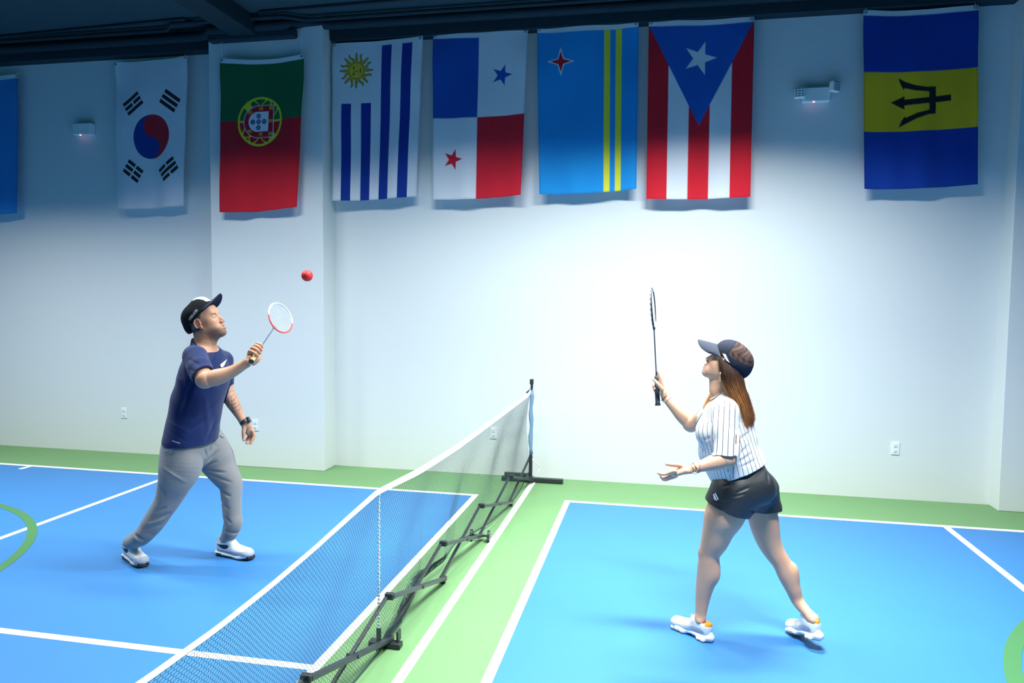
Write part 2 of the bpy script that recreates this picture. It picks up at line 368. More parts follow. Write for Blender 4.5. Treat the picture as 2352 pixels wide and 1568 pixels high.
def f_uruguay(x, y):
    c = base(x, (0.78, 0.80, 0.86)); B = srgb(0, 52, 150)
    for k_ in range(4):
        m = (x > FW*(2*k_+1)/9) & (x < FW*(2*k_+2)/9)
        if k_ < 2: m &= y > FH*0.385
        c[m] = B
    cx, cy = FW*0.275, FH*0.178; dx, dy = x-cx, y-cy; r = np.hypot(dx, dy); th = np.arctan2(dy, dx)
    G = srgb(232, 196, 60); Dk = srgb(90, 66, 20)
    for i in range(16):
        a = math.pi/8*i; wav = i % 2
        d = np.angle(np.exp(1j*(th-a-(0.10*np.sin((r-0.07)*60) if wav else 0))))
        lim = np.clip((0.175-r)/0.10, 0, 1)*0.21
        c[(np.abs(d) < lim) & (r > 0.05)] = G; c[(np.abs(d) < lim*0.28) & (r > 0.09)] = Dk
        c[(np.abs(np.abs(d)-lim) < 0.015) & (r > 0.07) & (r < 0.17)] = Dk
    c[r < 0.078] = G; c[np.abs(r-0.078) < 0.003] = Dk
    for ex, ey in ((0.028, -0.03), (0.028, 0.03)): c[((dx+ex)**2/0.008**2+(dy-ey)**2/0.013**2) < 1] = Dk
    c[(np.abs(dx-0.04) < 0.005) & (np.abs(dy) < 0.022)] = Dk; c[(np.abs(dy-0.006) < 0.003) & (dx > -0.03) & (dx < 0.02)] = Dk
    return c
def f_panama(x, y):
    c = base(x, (0.78, 0.80, 0.86)); B = srgb(12, 84, 178)
    c[(x < FW*0.492) & (y < FH*0.508)] = B; c[(x >= FW*0.492) & (y >= FH*0.508)] = srgb(218, 28, 50)
    c[inpoly(star(FW*0.742, FH*0.262, 0.103, 0.041), x, y)] = B
    c[inpoly(star(FW*0.225, FH*0.757, 0.103, 0.041), x, y)] = srgb(218, 28, 50)
    return c
def f_aruba(x, y):
    c = base(x, srgb(24, 150, 226)); Yl = srgb(236, 232, 60)
    for a, b_ in ((0.668, 0.726), (0.780, 0.838)): c[(x > FW*a) & (x < FW*b_)] = Yl
    c[inpoly(star(FW*0.235, FH*0.205, 0.128, 0.042, 4), x, y)] = (0.8, 0.85, 0.9)
    c[inpoly(star(FW*0.235, FH*0.205, 0.098, 0.032, 4), x, y)] = srgb(196, 24, 50)
    return c
def f_puerto(x, y):
    c = base(x, (0.78, 0.80, 0.86)); R_ = srgb(220, 24, 46)
    for k_ in (0, 2, 4): c[(x >= FW*k_/5) & (x < FW*(k_+1)/5)] = R_
    c[inpoly([(0.0, 0.02*FH), (FW, 0.02*FH), (FW*0.497, FH*0.588)], x, y)] = srgb(20, 96, 190)
    c[inpoly(star(FW*0.497, FH*0.212, 0.148, 0.057), x, y)] = (0.78, 0.80, 0.86)
    return c
def f_barbados(x, y):
    B = srgb(4, 62, 164); c = base(x, B); c[(y > FH*0.345) & (y < FH*0.677)] = srgb(246, 192, 30)
    q = lambda P: [((px-703)/(1520-703)*FW, (FH*0.345+(py-520)/(950-520)*FH*0.332)) for px, py in P]
    for P in ([(1000, 717), (1330, 700), (1330, 745), (1000, 760)], [(903, 737), (1003, 691), (1003, 790)], [(1175, 640), (1225, 630), (1222, 832), (1175, 830)],
              [(1225, 632), (1160, 633), (1080, 617), (1010, 590), (957, 560), (975, 610), (998, 650), (1003, 634), (1080, 656), (1175, 668), (1222, 668)],
              [(1222, 830), (1170, 834), (1090, 858), (1020, 890), (958, 922), (978, 875), (1003, 838), (1010, 850), (1090, 818), (1175, 800), (1222, 796)]):
        c[inpoly(q(P), x, y)] = (0.006, 0.01, 0.012)
    return c
flag('plain light blue flag cut off by the left edge of the photo', [(-105, 183), (43, 169), (43, 490), (-100, 497)], YW-0.09, f_blue, seed=1)
flag('white flag with a red and blue disc and black bars', [(264, 144), (433, 129), (426, 474), (271, 480)], YW-0.09, f_korea, seed=2)
flag('green and red flag with a gold armillary crest', [(507, 135), (700, 125), (685, 477), (508, 487)], YCOL-0.06, f_portugal, sag=0.03, seed=3, hang=1)
flag('white flag with blue stripes and a golden sun', [(763.5, 100), (972, 83), (958, 452), (766, 461)], YW-0.10, f_uruguay, seed=4)
flag('quartered blue, white and red flag with two stars', [(995, 78), (1213, 66.5), (1198, 450), (996, 458)], YW-0.10, f_panama, seed=5)
flag('sky blue flag with two yellow stripes and a red four-pointed star', [(1234, 64), (1467, 50), (1462, 436), (1240, 446)], YW-0.10, f_aruba, seed=6)
flag('red and white striped flag with a blue triangle and a white star', [(1490, 48), (1733, 38), (1723, 454), (1484, 456)], YW-0.10, f_puerto, seed=7)
flag('blue and yellow flag with a black trident', [(1982.5, 24), (2247, 11), (2243, 425), (1982.5, 434)], YW-0.10, f_barbados, sag=0.02, seed=8)
# ---------------------------------------------------------------- net
M_net = mat('dark_green_netting', (0.018, 0.045, 0.05), 0.6); M_tape = mat('white_net_tape', (0.84, 0.87, 0.92), 0.65, bump=0.1)
M_blk = mat('black_powder_coat', (0.020, 0.026, 0.032), 0.42, spec=0.5); M_grey = mat('grey_tube', (0.06, 0.07, 0.075), 0.38, 0.4)
top = np.array([(-1.160, 6.80, 0.930), (-1.169, 6.70, 0.893), (-1.21, 5.2, 0.862), (-1.245, 4.47, 0.838), (-1.275, 3.79, 0.838), (-1.30, 3.26, 0.860), (-1.297, 2.95, 0.838), (-1.303, 2.62, 0.803), (-1.317, 2.30, 0.772), (-1.330, 2.00, 0.753), (-1.345, 1.67, 0.748), (-1.40, 0.8, 0.80), (-1.46, 0.05, 0.90)])
bot = np.array([(-1.165, 6.80, 0.14), (-1.19, 6.40, 0.03), (-1.204, 5.915, 0.02), (-1.24, 5.42, 0.04), (-1.285, 5.07, 0.067), (-1.33, 4.71, 0.097), (-1.32, 4.45, 0.08), (-1.35, 4.18, 0.09), (-1.36, 4.05, 0.10), (-1.336, 3.8, 0.06), (-1.322, 3.6, 0.036), (-1.323, 3.45, 0.03), (-1.32, 3.36, 0.02), (-1.325, 3.2, 0.02), (-1.33, 3.05, 0.02), (-1.40, 1.5, 0.03), (-1.46, 0.05, 0.06)])
def ev(T, y): return np.interp(-np.asarray(y), -T[:, 1], T[:, 0]), np.interp(-np.asarray(y), -T[:, 1], T[:, 2])
def net_pt(y, t):
    y = np.asarray(y, float); t = np.asarray(t, float)
    x0, z0 = ev(top, y); x1, z1 = ev(bot, y); z0 = z0-0.02
    x = x0+(x1-x0)*t-0.030*np.sin(math.pi*t)*(0.5+0.5*np.sin(2.2*y+1.5*t))+0.010*np.sin(7*y+5*t)*t*(1-t)*4
    return np.stack([x, y+0*x, z0+(z1-z0)*t], -1)
nte = empty('net', (-1.25, 3.4, 0), 'portable court net with dark mesh and white top tape on a black folding frame', 'net')
nu, nv = 300, 66
# hexagonal mesh: rows of points offset by half a cell, joined by zigzags and short verticals
ys = np.linspace(6.74, 0.1, nu*2+1)
Ed = []; P = {}
pts = []
def key(i, j, hi): return (i, j, hi)
zz = []
for j in range(nv+1):
    i = np.arange(nu*2+1); up_ = ((i+j) % 2 == 0)
    t = (j+np.where(up_, -0.17, 0.17))/nv; t = np.clip(t, 0, 1); zz.append(net_pt(ys, t))
G = np.stack(zz, 0)  # (nv+1, 2nu+1, 3)
A = []; B_ = []
A.append(G[:, :-1].reshape(-1, 3)); B_.append(G[:, 1:].reshape(-1, 3))
for j in range(nv):
    i = np.arange(nu*2+1); lo = ((i+j) % 2 == 1)   # low points of row j meet high points of row j+1
    A.append(G[j][lo]); B_.append(G[j+1][lo])
A = np.concatenate(A); B_ = np.concatenate(B_); n = len(A)
T = B_-A; T /= np.linalg.norm(T, axis=1)[:, None]+1e-9
a1 = np.cross(T, np.array([1.0, 0.1, 0.05])); a1 /= np.linalg.norm(a1, axis=1)[:, None]; a2 = np.cross(T, a1)
rr = 0.00088; V = []
for base_ in (A, B_):
    for k in range(3):
        q = 2*math.pi*k/3; V.append(base_+rr*(math.cos(q)*a1+math.sin(q)*a2))
V = np.stack(V, 1).reshape(-1, 3)
o6 = np.arange(n)[:, None]*6
F = np.concatenate([o6+np.array([[0, 1, 4, 3]]), o6+np.array([[1, 2, 5, 4]]), o6+np.array([[2, 0, 3, 5]])])
mm = mesh_obj('mesh_netting', V, F, M_net, nte, smooth=False); mm['kind'] = 'stuff'; mm['label'] = 'fine dark hexagonal mesh'
# top tape, folded band with a little thickness
yy = np.concatenate([np.linspace(6.76, 0.08, 90)]); x0, z0 = ev(top, yy)
Vt = []; Ft = []
for i, y in enumerate(yy):
    for dx, dz in ((-0.004, -0.05), (-0.006, -0.004), (0, 0.003), (0.006, -0.004), (0.004, -0.05)): Vt.append((x0[i]+dx, y, z0[i]+dz*(0.34+0.36*min(1, max(0, (y-2.7)/1.2)))))
for i in range(len(yy)-1):
    for k in range(4): Ft.append([i*5+k, i*5+k+1, (i+1)*5+k+1, (i+1)*5+k])
mesh_obj('top_tape', Vt, Ft, M_tape, nte)['label'] = 'white top tape'
xb, zb = ev(bot, yy); b = MB(); b.tube([(xb[i], yy[i], zb[i]) for i in range(len(yy))], 0.004, 6); b.build('bottom_cord', M_net, nte, smooth=True)
b = MB()
for k_ in range(70):
    o1, o2, p1, p2 = RNG.normal(0, 0.018), RNG.normal(0, 0.013), RNG.uniform(0, 6), RNG.uniform(0, 6)
    yy_ = np.linspace(4.45+RNG.uniform(-.25, .1), 3.40+RNG.uniform(-.1, .2), 16); xx_, zz_ = ev(bot, yy_)
    b.tube([(xx_[i]+(o1+0.010*math.sin(9*yy_[i]+p1))*math.sin(math.pi*(i+1)/18), yy_[i], max(0.006, zz_[i]+0.02+(o2+0.008*math.sin(11*yy_[i]+p2))*math.sin(math.pi*(i+1)/18))) for i in range(16)], 0.0011, 3, caps=False)
o = b.build('bunched_netting', M_net, nte); o['kind'] = 'stuff'; o['label'] = 'bunched netting at the foot of the net'
# side sleeve by the far post, gathered
b = MB(); b.tube([(-1.161+0.004*math.sin(k_*1.3), 6.80, 0.905-k_*0.056) for k_ in range(12)], [0.019+0.004*math.sin(k_*1.7) for k_ in range(12)], 10)
b.build('side_sleeve', mat('grey_blue_sleeve', srgb(120, 150, 180), 0.8), nte, smooth=True)['label'] = 'gathered pale blue side sleeve'
b = MB(); b.tube([(-1.15, 6.79, 0.24), (-1.135, 6.79, 0.235), (-1.06, 6.78, 0.17)], 0.005, 6); b.tube([(-1.06, 6.78, 0.17), (-1.10, 6.78, 0.10), (-1.15, 6.80, 0.03)], 0.003, 6)
b.build('loose_corner_strap', M_tape, nte, smooth=True)
# centre strap, a white chain-like strap with its black foot tab
cxs = -1.312; b = MB()
ct = at(870, 1132, 3.28); cb = at(870, 1448, 3.40)
for k_ in range(36):
    p = ct+(cb-ct)*(k_+0.5)/36; b.box(p, (0.010 if k_ % 2 else 0.014, 0.006, 0.0145), bev=0.002)
b.build('centre_strap', M_tape, nte)['label'] = 'white centre strap'
# far post
pe = np.array([-1.160, 6.80, 0])
b = MB(); b.box(pe+[0, 0, 0.15], (0.032, 0.032, 0.26), bev=0.004); b.box(pe+[0, 0, 0.60], (0.020, 0.020, 0.70), bev=0.003)
b.build('post', M_blk, nte)
b = MB(); b.box(pe+[0.0, 0, 0.985], (0.034, 0.03, 0.05), bev=0.004); b.box(pe+[0.002, 0, 0.945], (0.022, 0.022, 0.05), bev=0.003); b.build('post_cap', M_blk, nte)
b = MB(); b.bar(pe+[0.006, -0.02, 0.925], pe+[-0.045, -0.03, 0.88], 0.014, 0.030, up=(0, 1, 0), bev=0.003); b.build('buckle', M_blk, nte)
b = MB(); b.box((-1.155, 6.875, 0.024), (0.60, 0.055, 0.042), bev=0.004); b.build('end_foot', M_blk, nte)
b = MB(); b.box((-1.30, 6.90, 0.062), (0.27, 0.03, 0.03), bev=0.003); b.box((-1.165, 6.80, 0.055), (0.075, 0.05, 0.035), bev=0.004); b.build('foot_bracket', M_grey, nte)
# folding scissor frame in the plane of the net
NY = [6.84, 6.04, 5.14, 4.29, 3.46, 2.63, 1.80, 0.95, 0.10]
PX = lambda y: -1.16-0.045*(6.9-y)
for i in range(len(NY)-1):
    y0, y1 = NY[i], NY[i+1]
    b = MB(); b.bar((PX(y0)+0.012, y0, 0.03), (PX(y1)+0.012, y1, 0.25), 0.020, 0.030, up=(1, 0, 0), bev=0.003)
    o = b.build('scissor_bar', M_grey if i < 4 else M_blk, nte)
    b = MB(); b.bar((PX(y0)-0.014, y0, 0.25), (PX(y1)-0.014, y1, 0.03), 0.014, 0.019, up=(1, 0, 0), bev=0.003)
    b.build('scissor_bar', M_blk, nte)
    b = MB(); ym = (y0+y1)/2; b.disc((PX(ym), ym, 0.14), (1, 0, 0), 0.011, 0.062, 12); b.build('pivot_bolt', M_blk, nte)
    if i:
        b = MB(); b.box((PX(y0), y0, 0.252), (0.048, 0.030, 0.034), bev=0.006); b.build('hinge', M_blk, nte)
        if i == 2: continue
        b = MB(); b.box((PX(y0), y0, 0.03), (0.045, 0.026, 0.03), bev=0.005); b.disc((PX(y0), y0, 0.008), (0, 0, 1), 0.016, 0.015, 12); b.build('glide', M_blk, nte)
# centre foot
b = MB(); b.box((-1.325, 3.43, 0.015), (0.17, 0.05, 0.027), bev=0.004); b.build('centre_foot', M_blk, nte)
b = MB(); b.box(cb+[0, 0, -0.045], (0.024, 0.012, 0.12), bev=0.003); b.build('strap_tab', M_blk, nte)
b = MB(); b.box((-1.262, 3.45, 0.055), (0.012, 0.045, 0.055), bev=0.003); b.build('strap_tab', M_blk, nte)
# transport wheels on the second node
for xw, lab in ((-1.175, None), (-1.305, None)):
    b = MB(); b.disc((xw, 5.10, 0.042), (1, 0.12, 0), 0.041, 0.018, 24); wv = b.build('wheel', M_blk, nte, smooth=False)
    b = MB(); b.loop([(xw+0.010, 5.10+0.028*math.cos(a), 0.042+0.028*math.sin(a)) for a in np.linspace(0, 2*math.pi, 17)[:-1]], 0.003, 6)
    for a in (0, 2.09, 4.19): b.bar((xw+0.011, 5.10, 0.042), (xw+0.011, 5.10+0.026*math.cos(a), 0.042+0.026*math.sin(a)), 0.003, 0.005)
    b.build('wheel_rim', mat('grey_rim', (0.25, 0.3, 0.28), 0.3, 0.6), wv)
b = MB(); b.bar((-1.31, 5.10, 0.042), (-1.17, 5.10, 0.042), 0.012, 0.012); b.build('axle', M_grey, nte)
# ---------------------------------------------------------------- signed distance modelling for people
class Field:
    def __init__(s, lo, hi, h):
        s.lo = np.floor(np.array(lo, float)/h)*h; s.h = h; s.n = np.ceil((np.array(hi)-s.lo)/h).astype(int)+1
        s.A = np.full(s.n, 0.3, dtype=np.float32)
    def region(s, lo, hi):
        i0 = np.clip(np.floor((np.array(lo)-s.lo)/s.h).astype(int), 0, s.n-1); i1 = np.clip(np.ceil((np.array(hi)-s.lo)/s.h).astype(int)+1, 1, s.n)
        i1 = np.maximum(i1, i0+1)
        sl = tuple(slice(a, b) for a, b in zip(i0, i1))
        g = [(s.lo[k]+s.h*np.arange(i0[k], i1[k])).astype(np.float32) for k in range(3)]
        return sl, g[0][:, None, None], g[1][None, :, None], g[2][None, None, :]
    def put(s, sl, d, k, mode):
        a = s.A[sl]
        if mode == 'add':
            if k > 0: hh = np.maximum(k-np.abs(a-d), 0)/k; r = np.minimum(a, d)-hh*hh*k*0.25
            else: r = np.minimum(a, d)
        else:
            d = -d
            if k > 0: hh = np.maximum(k-np.abs(a-d), 0)/k; r = np.maximum(a, d)+hh*hh*k*0.25
            else: r = np.maximum(a, d)
        s.A[sl] = r
    def cap(s, a, b, ra, rb=None, k=0.02, sq=None, f=1.0, mode='add'):
        a = np.array(a, float); b = np.array(b, float); rb = ra if rb is None else rb; R = max(ra, rb)+k+3*s.h+0.01
        sl, X, Y, Z = s.region(np.minimum(a, b)-R, np.maximum(a, b)+R)
        ab = b-a; L2 = float(ab@ab)+1e-12
        px, py, pz = X-a[0], Y-a[1], Z-a[2]
        t = np.clip((px*ab[0]+py*ab[1]+pz*ab[2])/L2, 0, 1)
        ox, oy, oz = px-t*ab[0], py-t*ab[1], pz-t*ab[2]
        q = ox*ox+oy*oy+oz*oz
        if sq is not None:
            c = ox*sq[0]+oy*sq[1]+oz*sq[2]; q = q+c*c*(1/f**2-1)
            d = (np.sqrt(q)-(ra+(rb-ra)*t))*(0.5+0.5*f)
        else: d = np.sqrt(q)-(ra+(rb-ra)*t)
        s.put(sl, d, k, mode)
    def chain(s, P, R, k=0.02, **kw):
        if len(P) >= 4:
            Q = smooth_pts(np.column_stack([np.array(P, float), np.array(R, float)]), (len(P)-1)*7+1); P, R = list(Q[:, :3]), list(np.maximum(Q[:, 3], 0.002))
            for i in range(len(P)-1): s.cap(P[i], P[i+1], R[i], R[i+1], k if i < 1 else 0.0, **kw)
            return
        for i in range(len(P)-1): s.cap(P[i], P[i+1], R[i], R[i+1], k if i == 0 else min(k, 0.012), **kw)
    def ell(s, c, r, ax=None, k=0.02, mode='add'):
        c = np.array(c, float); r = np.array(r, float); ax = np.eye(3) if ax is None else np.array(ax); R = r.max()+k+3*s.h
        sl, X, Y, Z = s.region(c-R, c+R); p = (X-c[0], Y-c[1], Z-c[2]); q = 0; g = 0
        for i in range(3):
            u = p[0]*ax[i][0]+p[1]*ax[i][1]+p[2]*ax[i][2]; q = q+(u/r[i])**2; g = g+(u/r[i]**2)**2
        q = np.sqrt(q); d = q*(q-1)/(np.sqrt(g)+1e-9)
        s.put(sl, np.where(q < 0.2, -r.min(), d), k, mode)
    def plane(s, p, n, lo=None, hi=None, k=0.0):
        """cut away the side the normal points to (inside an optional box)"""
        lo = s.lo if lo is None else lo; hi = s.lo+s.h*s.n if hi is None else hi
        sl, X, Y, Z = s.region(lo, hi); n = np.array(n, float); n /= np.linalg.norm(n)
        d = (X-p[0])*n[0]+(Y-p[1])*n[1]+(Z-p[2])*n[2]; s.put(sl, -d, k, 'sub')
    def fold(s, a, b, wd, amp, D, depth=None):
        a = np.array(a, float); b = np.array(b, float); R = 3*wd+0.02; e = np.abs(D)*0.35
        sl, X, Y, Z = s.region(np.minimum(a, b)-R-e, np.maximum(a, b)+R+e)
        px, py, pz = X-a[0], Y-a[1], Z-a[2]; c = px*D[0]+py*D[1]+pz*D[2]
        ab = b-a; ab = ab-D*(ab@D); px = px-c*D[0]; py = py-c*D[1]; pz = pz-c*D[2]
        t = (px*ab[0]+py*ab[1]+pz*ab[2])/(ab@ab); tc = np.clip(t, 0, 1)
        q = (px-tc*ab[0])**2+(py-tc*ab[1])**2+(pz-tc*ab[2])**2
        g = np.exp(-q/wd**2)*(1-(2*tc-1)**2)
        if depth is not None: g = g*(c < depth)
        s.A[sl] += (amp*g).astype(np.float32)
    def noise(s, fn):
        sl, X, Y, Z = s.region(s.lo, s.lo+s.h*s.n); s.A[sl] += fn(X, Y, Z).astype(np.float32)
    def over(s, body, off=0.006, reach=0.012):
        """let cloth cover the body wherever the body would break through it"""
        d = np.rint((s.lo-body.lo)/s.h).astype(int); a0 = np.maximum(0, -d); a1 = np.minimum(s.n, body.n-d)
        ss = tuple(slice(a, b) for a, b in zip(a0, a1)); bs = tuple(slice(a+k, b+k) for a, b, k in zip(a0, a1, d))
        s.A[ss] = np.minimum(s.A[ss], np.maximum(body.A[bs]-off, s.A[ss]-reach))
    def carve(s, other, off=0.0):
        d = np.rint((s.lo-other.lo)/s.h).astype(int); a0 = np.maximum(0, -d); a1 = np.minimum(s.n, other.n-d)
        ss = tuple(slice(a, b) for a, b in zip(a0, a1)); bs = tuple(slice(a+k, b+k) for a, b, k in zip(a0, a1, d))
        s.A[ss] = np.maximum(s.A[ss], -(other.A[bs]-off))
    def mesh(s):
        A = s.A; I = A < 0; nx, ny, nz = A.shape
        cnt = np.zeros((nx-1, ny-1, nz-1), np.uint8)
        for dx in (0, 1):
            for dy in (0, 1):
                for dz in (0, 1): cnt += I[dx:nx-1+dx, dy:ny-1+dy, dz:nz-1+dz]
        act = np.flatnonzero((cnt > 0) & (cnt < 8)); del cnt
        ci, cj, ck = np.unravel_index(act, (nx-1, ny-1, nz-1))
        P = np.zeros((len(act), 3)); C = np.zeros(len(act))
        co = [(0, 0, 0), (1, 0, 0), (0, 1, 0), (1, 1, 0), (0, 0, 1), (1, 0, 1), (0, 1, 1), (1, 1, 1)]
        vals = [A[ci+c[0], cj+c[1], ck+c[2]].astype(float) for c in co]
        for a, b in ((0, 1), (2, 3), (4, 5), (6, 7), (0, 2), (1, 3), (4, 6), (5, 7), (0, 4), (1, 5), (2, 6), (3, 7)):
            va, vb = vals[a], vals[b]; m = (va < 0) != (vb < 0)
            t = np.where(m, va/np.where(m, va-vb, 1), 0); ca, cb_ = np.array(co[a]), np.array(co[b])
            P += np.where(m[:, None], ca+(cb_-ca)*t[:, None], 0); C += m
        P /= C[:, None]; P = s.lo+s.h*(P+np.stack([ci, cj, ck], 1))
        Q = []
        lin = lambda i, j, k: (i*(ny-1)+j)*(nz-1)+k
        for ax in range(3):
            sl0 = [slice(None)]*3; sl1 = [slice(None)]*3; sl0[ax] = slice(0, -1); sl1[ax] = slice(1, None)
            a = I[tuple(sl0)]; b = I[tuple(sl1)]; e = np.argwhere(a != b)
            o1, o2 = [(1, 2), (2, 0), (0, 1)][ax]
            ok = (e[:, o1] > 0) & (e[:, o2] > 0) & (e[:, o1] < A.shape[o1]-1) & (e[:, o2] < A.shape[o2]-1); e = e[ok]
            ins = I[e[:, 0], e[:, 1], e[:, 2]]
            quad = []
            for d1, d2 in ((0, 0), (-1, 0), (-1, -1), (0, -1)):
                q = e.copy(); q[:, o1] += d1; q[:, o2] += d2; quad.append(np.searchsorted(act, lin(q[:, 0], q[:, 1], q[:, 2])))
            quad = np.stack(quad, 1); quad[~ins] = quad[~ins][:, ::-1]; Q.append(quad)
        Q = np.concatenate(Q)
        e = np.concatenate([Q[:, [0, 1]], Q[:, [1, 2]], Q[:, [2, 3]], Q[:, [3, 0]]]); n = len(P)
        a_, b_ = np.concatenate([e[:, 0], e[:, 1]]), np.concatenate([e[:, 1], e[:, 0]]); dg = np.maximum(np.bincount(a_, minlength=n), 1)
        for lam in (0.5, -0.52)*3:
            M_ = np.stack([np.bincount(a_, weights=P[b_, k], minlength=n) for k in range(3)], 1)/dg[:, None]; P = P+lam*(M_-P)
        return P, Q
def frame(S, D, Z=np.array([0, 0, 1.0])): return S, D, Z
def blob_paint(V, col, c, r, colr, ax=None, soft=0.5, wt=1.0):
    c = np.array(c); r = np.array(r)*np.ones(3); p = V-c
    if ax is not None: p = p@np.array(ax).T
    q = np.sqrt(((p/r)**2).sum(1)); w_ = np.clip((1-q)/soft, 0, 1)*wt
    col[:] = col*(1-w_[:, None])+np.array(colr)*w_[:, None]
class Head:
    """head-local frame: f forward, l left, u up"""
    def __init__(s, o, f, l, u, sc): s.o = np.array(o); s.f, s.l, s.u, s.sc = f, l, u, sc; s.ax = np.array([f, l, u])
    def P(s, f, l, u): return s.o+s.sc*(f*s.f+l*s.l+u*s.u)
    def loc(s, V): return (V-s.o)@s.ax.T/s.sc
def build_head(F, H, female=False, mouth=0.0):
    k = H.sc; E = lambda c, r, kk, mode='add': F.ell(H.P(*c), np.array(r)*k, H.ax, kk*k, mode)
    Cp = lambda a, b, ra, rb, kk, mode='add': F.cap(H.P(*a), H.P(*b), ra*k, rb*k, kk*k, mode=mode)
    fm = 0.92 if female else 1.0
    E((-0.008, 0, 0.035), (0.098, 0.076, 0.083), 0.02)
    E((0.032, 0, -0.02), (0.056, 0.061*fm, 0.075), 0.03)
    for s_ in (-1, 1):
        Cp((0.0, 0.052*s_*fm, -0.058), (0.066, 0.016*s_, -0.103), 0.021*fm, 0.017*fm, 0.03)
        E((0.054, 0.037*s_, -0.030), (0.026, 0.022, 0.024), 0.025); Cp((0.030, 0.040*s_*fm, -0.048), (0.062, 0.026*s_*fm, -0.075), 0.020, 0.018, 0.03)
    E((0.076, 0, -0.104), (0.019, 0.021*fm, 0.017), 0.02)
    E((0.074, 0, -0.074), (0.021, 0.028, 0.024), 0.02)
    Cp((0.079, -0.030, 0.020), (0.079, 0.030, 0.020), 0.011, 0.011, 0.015)
    E((0.060, 0, 0.055), (0.030, 0.05, 0.04), 0.03)
    for s_ in (-1, 1): E((0.100, 0.031*s_, 0.002), (0.020, 0.017, 0.011), 0.012, 'sub')
    Cp((0.086, 0, 0.010), (0.1085, 0, -0.033), 0.0085 if female else 0.0072, 0.0090, 0.012)
    Cp((0.078, 0, 0.004), (0.088, 0, -0.042), 0.012, 0.0155, 0.012)
    for s_ in (-1, 1): E((0.099, 0.011*s_, -0.041), (0.011, 0.0075, 0.0075), 0.007)
    for s_ in (-1, 1):
        E((0.0735, 0.031*s_, 0.001), (0.0145, 0.0165, 0.0125), 0.004)
        E((0.1005, 0.0085*s_, -0.0500), (0.0045, 0.0030, 0.0028), 0.002, 'sub')
    pk = 0.002 if female else 0.005
    if female: E((0.0, 0.075, -0.034), (0.010, 0.008, 0.012), 0.005); E((0.0, -0.075, -0.034), (0.010, 0.008, 0.012), 0.005)
    E((0.0935+pk, 0, -0.0670), (0.0095, 0.021-pk, 0.0068), 0.005); E((0.0915+pk, 0, -0.0805-mouth), (0.0095, 0.018-pk/2, 0.0072), 0.005)
    E((0.108+pk, 0, -0.0738-mouth/2), (0.010, 0.016, 0.0012+mouth), 0.002, 'sub')
    for s_ in (() if female else (-1, 1)):
        for q in range(14):   # rim of the ear as a curl, then the lobe
            a = math.radians(-60+q*22); b_ = math.radians(-60+(q+1)*22); g = lambda t: (-0.006-0.018*math.sin(t)-0.004, (0.079+0.009*max(0, math.sin(t)))*s_, -0.006+0.030*math.cos(t))
            if q < 9: Cp(g(a), g(b_), 0.0042, 0.0042, 0.003)
        E((-0.010, 0.076*s_, -0.008), (0.017, 0.008, 0.028), 0.005); E((0.000, 0.079*s_, -0.034), (0.009, 0.006, 0.010), 0.005)
        E((-0.006, 0.086*s_, -0.006), (0.009, 0.0075, 0.018), 0.003, 'sub'); E((0.004, 0.080*s_, -0.010), (0.005, 0.005, 0.008), 0.003)
def paint_head(V, col, H, skin, lip, brow, stub=None, hairc=None, female=False):
    k = H.sc; p = H.loc(V); near = (np.abs(p).max(1) < 0.16)
    f, l, u = p[:, 0], p[:, 1], p[:, 2]
    def w(c, r, soft, cl, wt=1.0, side=False):
        for s_ in ((-1, 1) if side else (1,)):
            q = np.sqrt(((f-c[0])/r[0])**2+((l-s_*c[1])/r[1])**2+((u-c[2])/r[2])**2); a = (np.clip((1-q)/soft, 0, 1)*wt*near)[:, None]
            col[:] = col*(1-a)+np.array(cl)*a
    w((0.10, 0, -0.035), (0.03, 0.022, 0.02), 0.8, np.array(skin)*[1.0, 0.72, 0.68], 0.5)
    w((0.065, 0.045, -0.035), (0.035, 0.03, 0.028), 0.9, np.array(skin)*[1.02, 0.72, 0.68], 0.45, True)
    if stub is not None:
        m = near & (u < -0.045) & (f > 0.0); a = (np.clip((-0.05-u)/0.03, 0, 1)*m*np.clip((f+0.02)/0.05, 0, 1)*0.78)[:, None]
        a *= (1-np.exp(-((u+0.075)/0.012)**2*1.0-((l)/0.025)**2)*(f > 0.08))[:, None]
        col[:] = col*(1-a)+np.array(stub)*a
        w((0.088, 0, -0.057), (0.02, 0.03, 0.007), 0.9, stub, 0.2)
    if hairc is not None:
        a = (np.clip((u+0.050-np.clip(f+0.02, 0, 1)*1.9)/0.012, 0, 1)*np.clip((0.055-f)/0.01, 0, 1)*near*0.8)[:, None]; a = a*(np.abs(l) < 0.079)[:, None]
        col[:] = col*(1-a)+np.array(hairc)*a
    w((0.096, 0, -0.0665), (0.014, 0.021, 0.0065), 0.5, lip, 0.9); w((0.095, 0, -0.081), (0.014, 0.019, 0.0075), 0.5, lip, 0.9)
    w((0.096, 0, -0.0738), (0.009, 0.014, 0.0025), 0.6, (0.10, 0.02, 0.02), 0.8)
    w((0.086, 0.030, 0.0175), (0.016, 0.020, 0.0055), 0.7, brow, 0.85, True)
    w((0.084, 0.031, -0.0035), (0.006, 0.014, 0.0022), 0.7, (0.10, 0.03, 0.02), 0.9, True)
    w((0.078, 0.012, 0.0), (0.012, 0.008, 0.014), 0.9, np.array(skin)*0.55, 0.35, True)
def smooth_pts(P, n):
    P = np.array(P, float); m = len(P); t = np.linspace(0, m-1, n); out = []
    for x in t:
        i = int(min(x, m-2)); f = x-i; p0, p1, p2, p3 = P[max(i-1, 0)], P[i], P[i+1], P[min(i+2, m-1)]
        out.append(0.5*((2*p1)+(-p0+p2)*f+(2*p0-5*p1+4*p2-p3)*f*f+(-p0+3*p1-3*p2+p3)*f**3))
    return np.array(out)
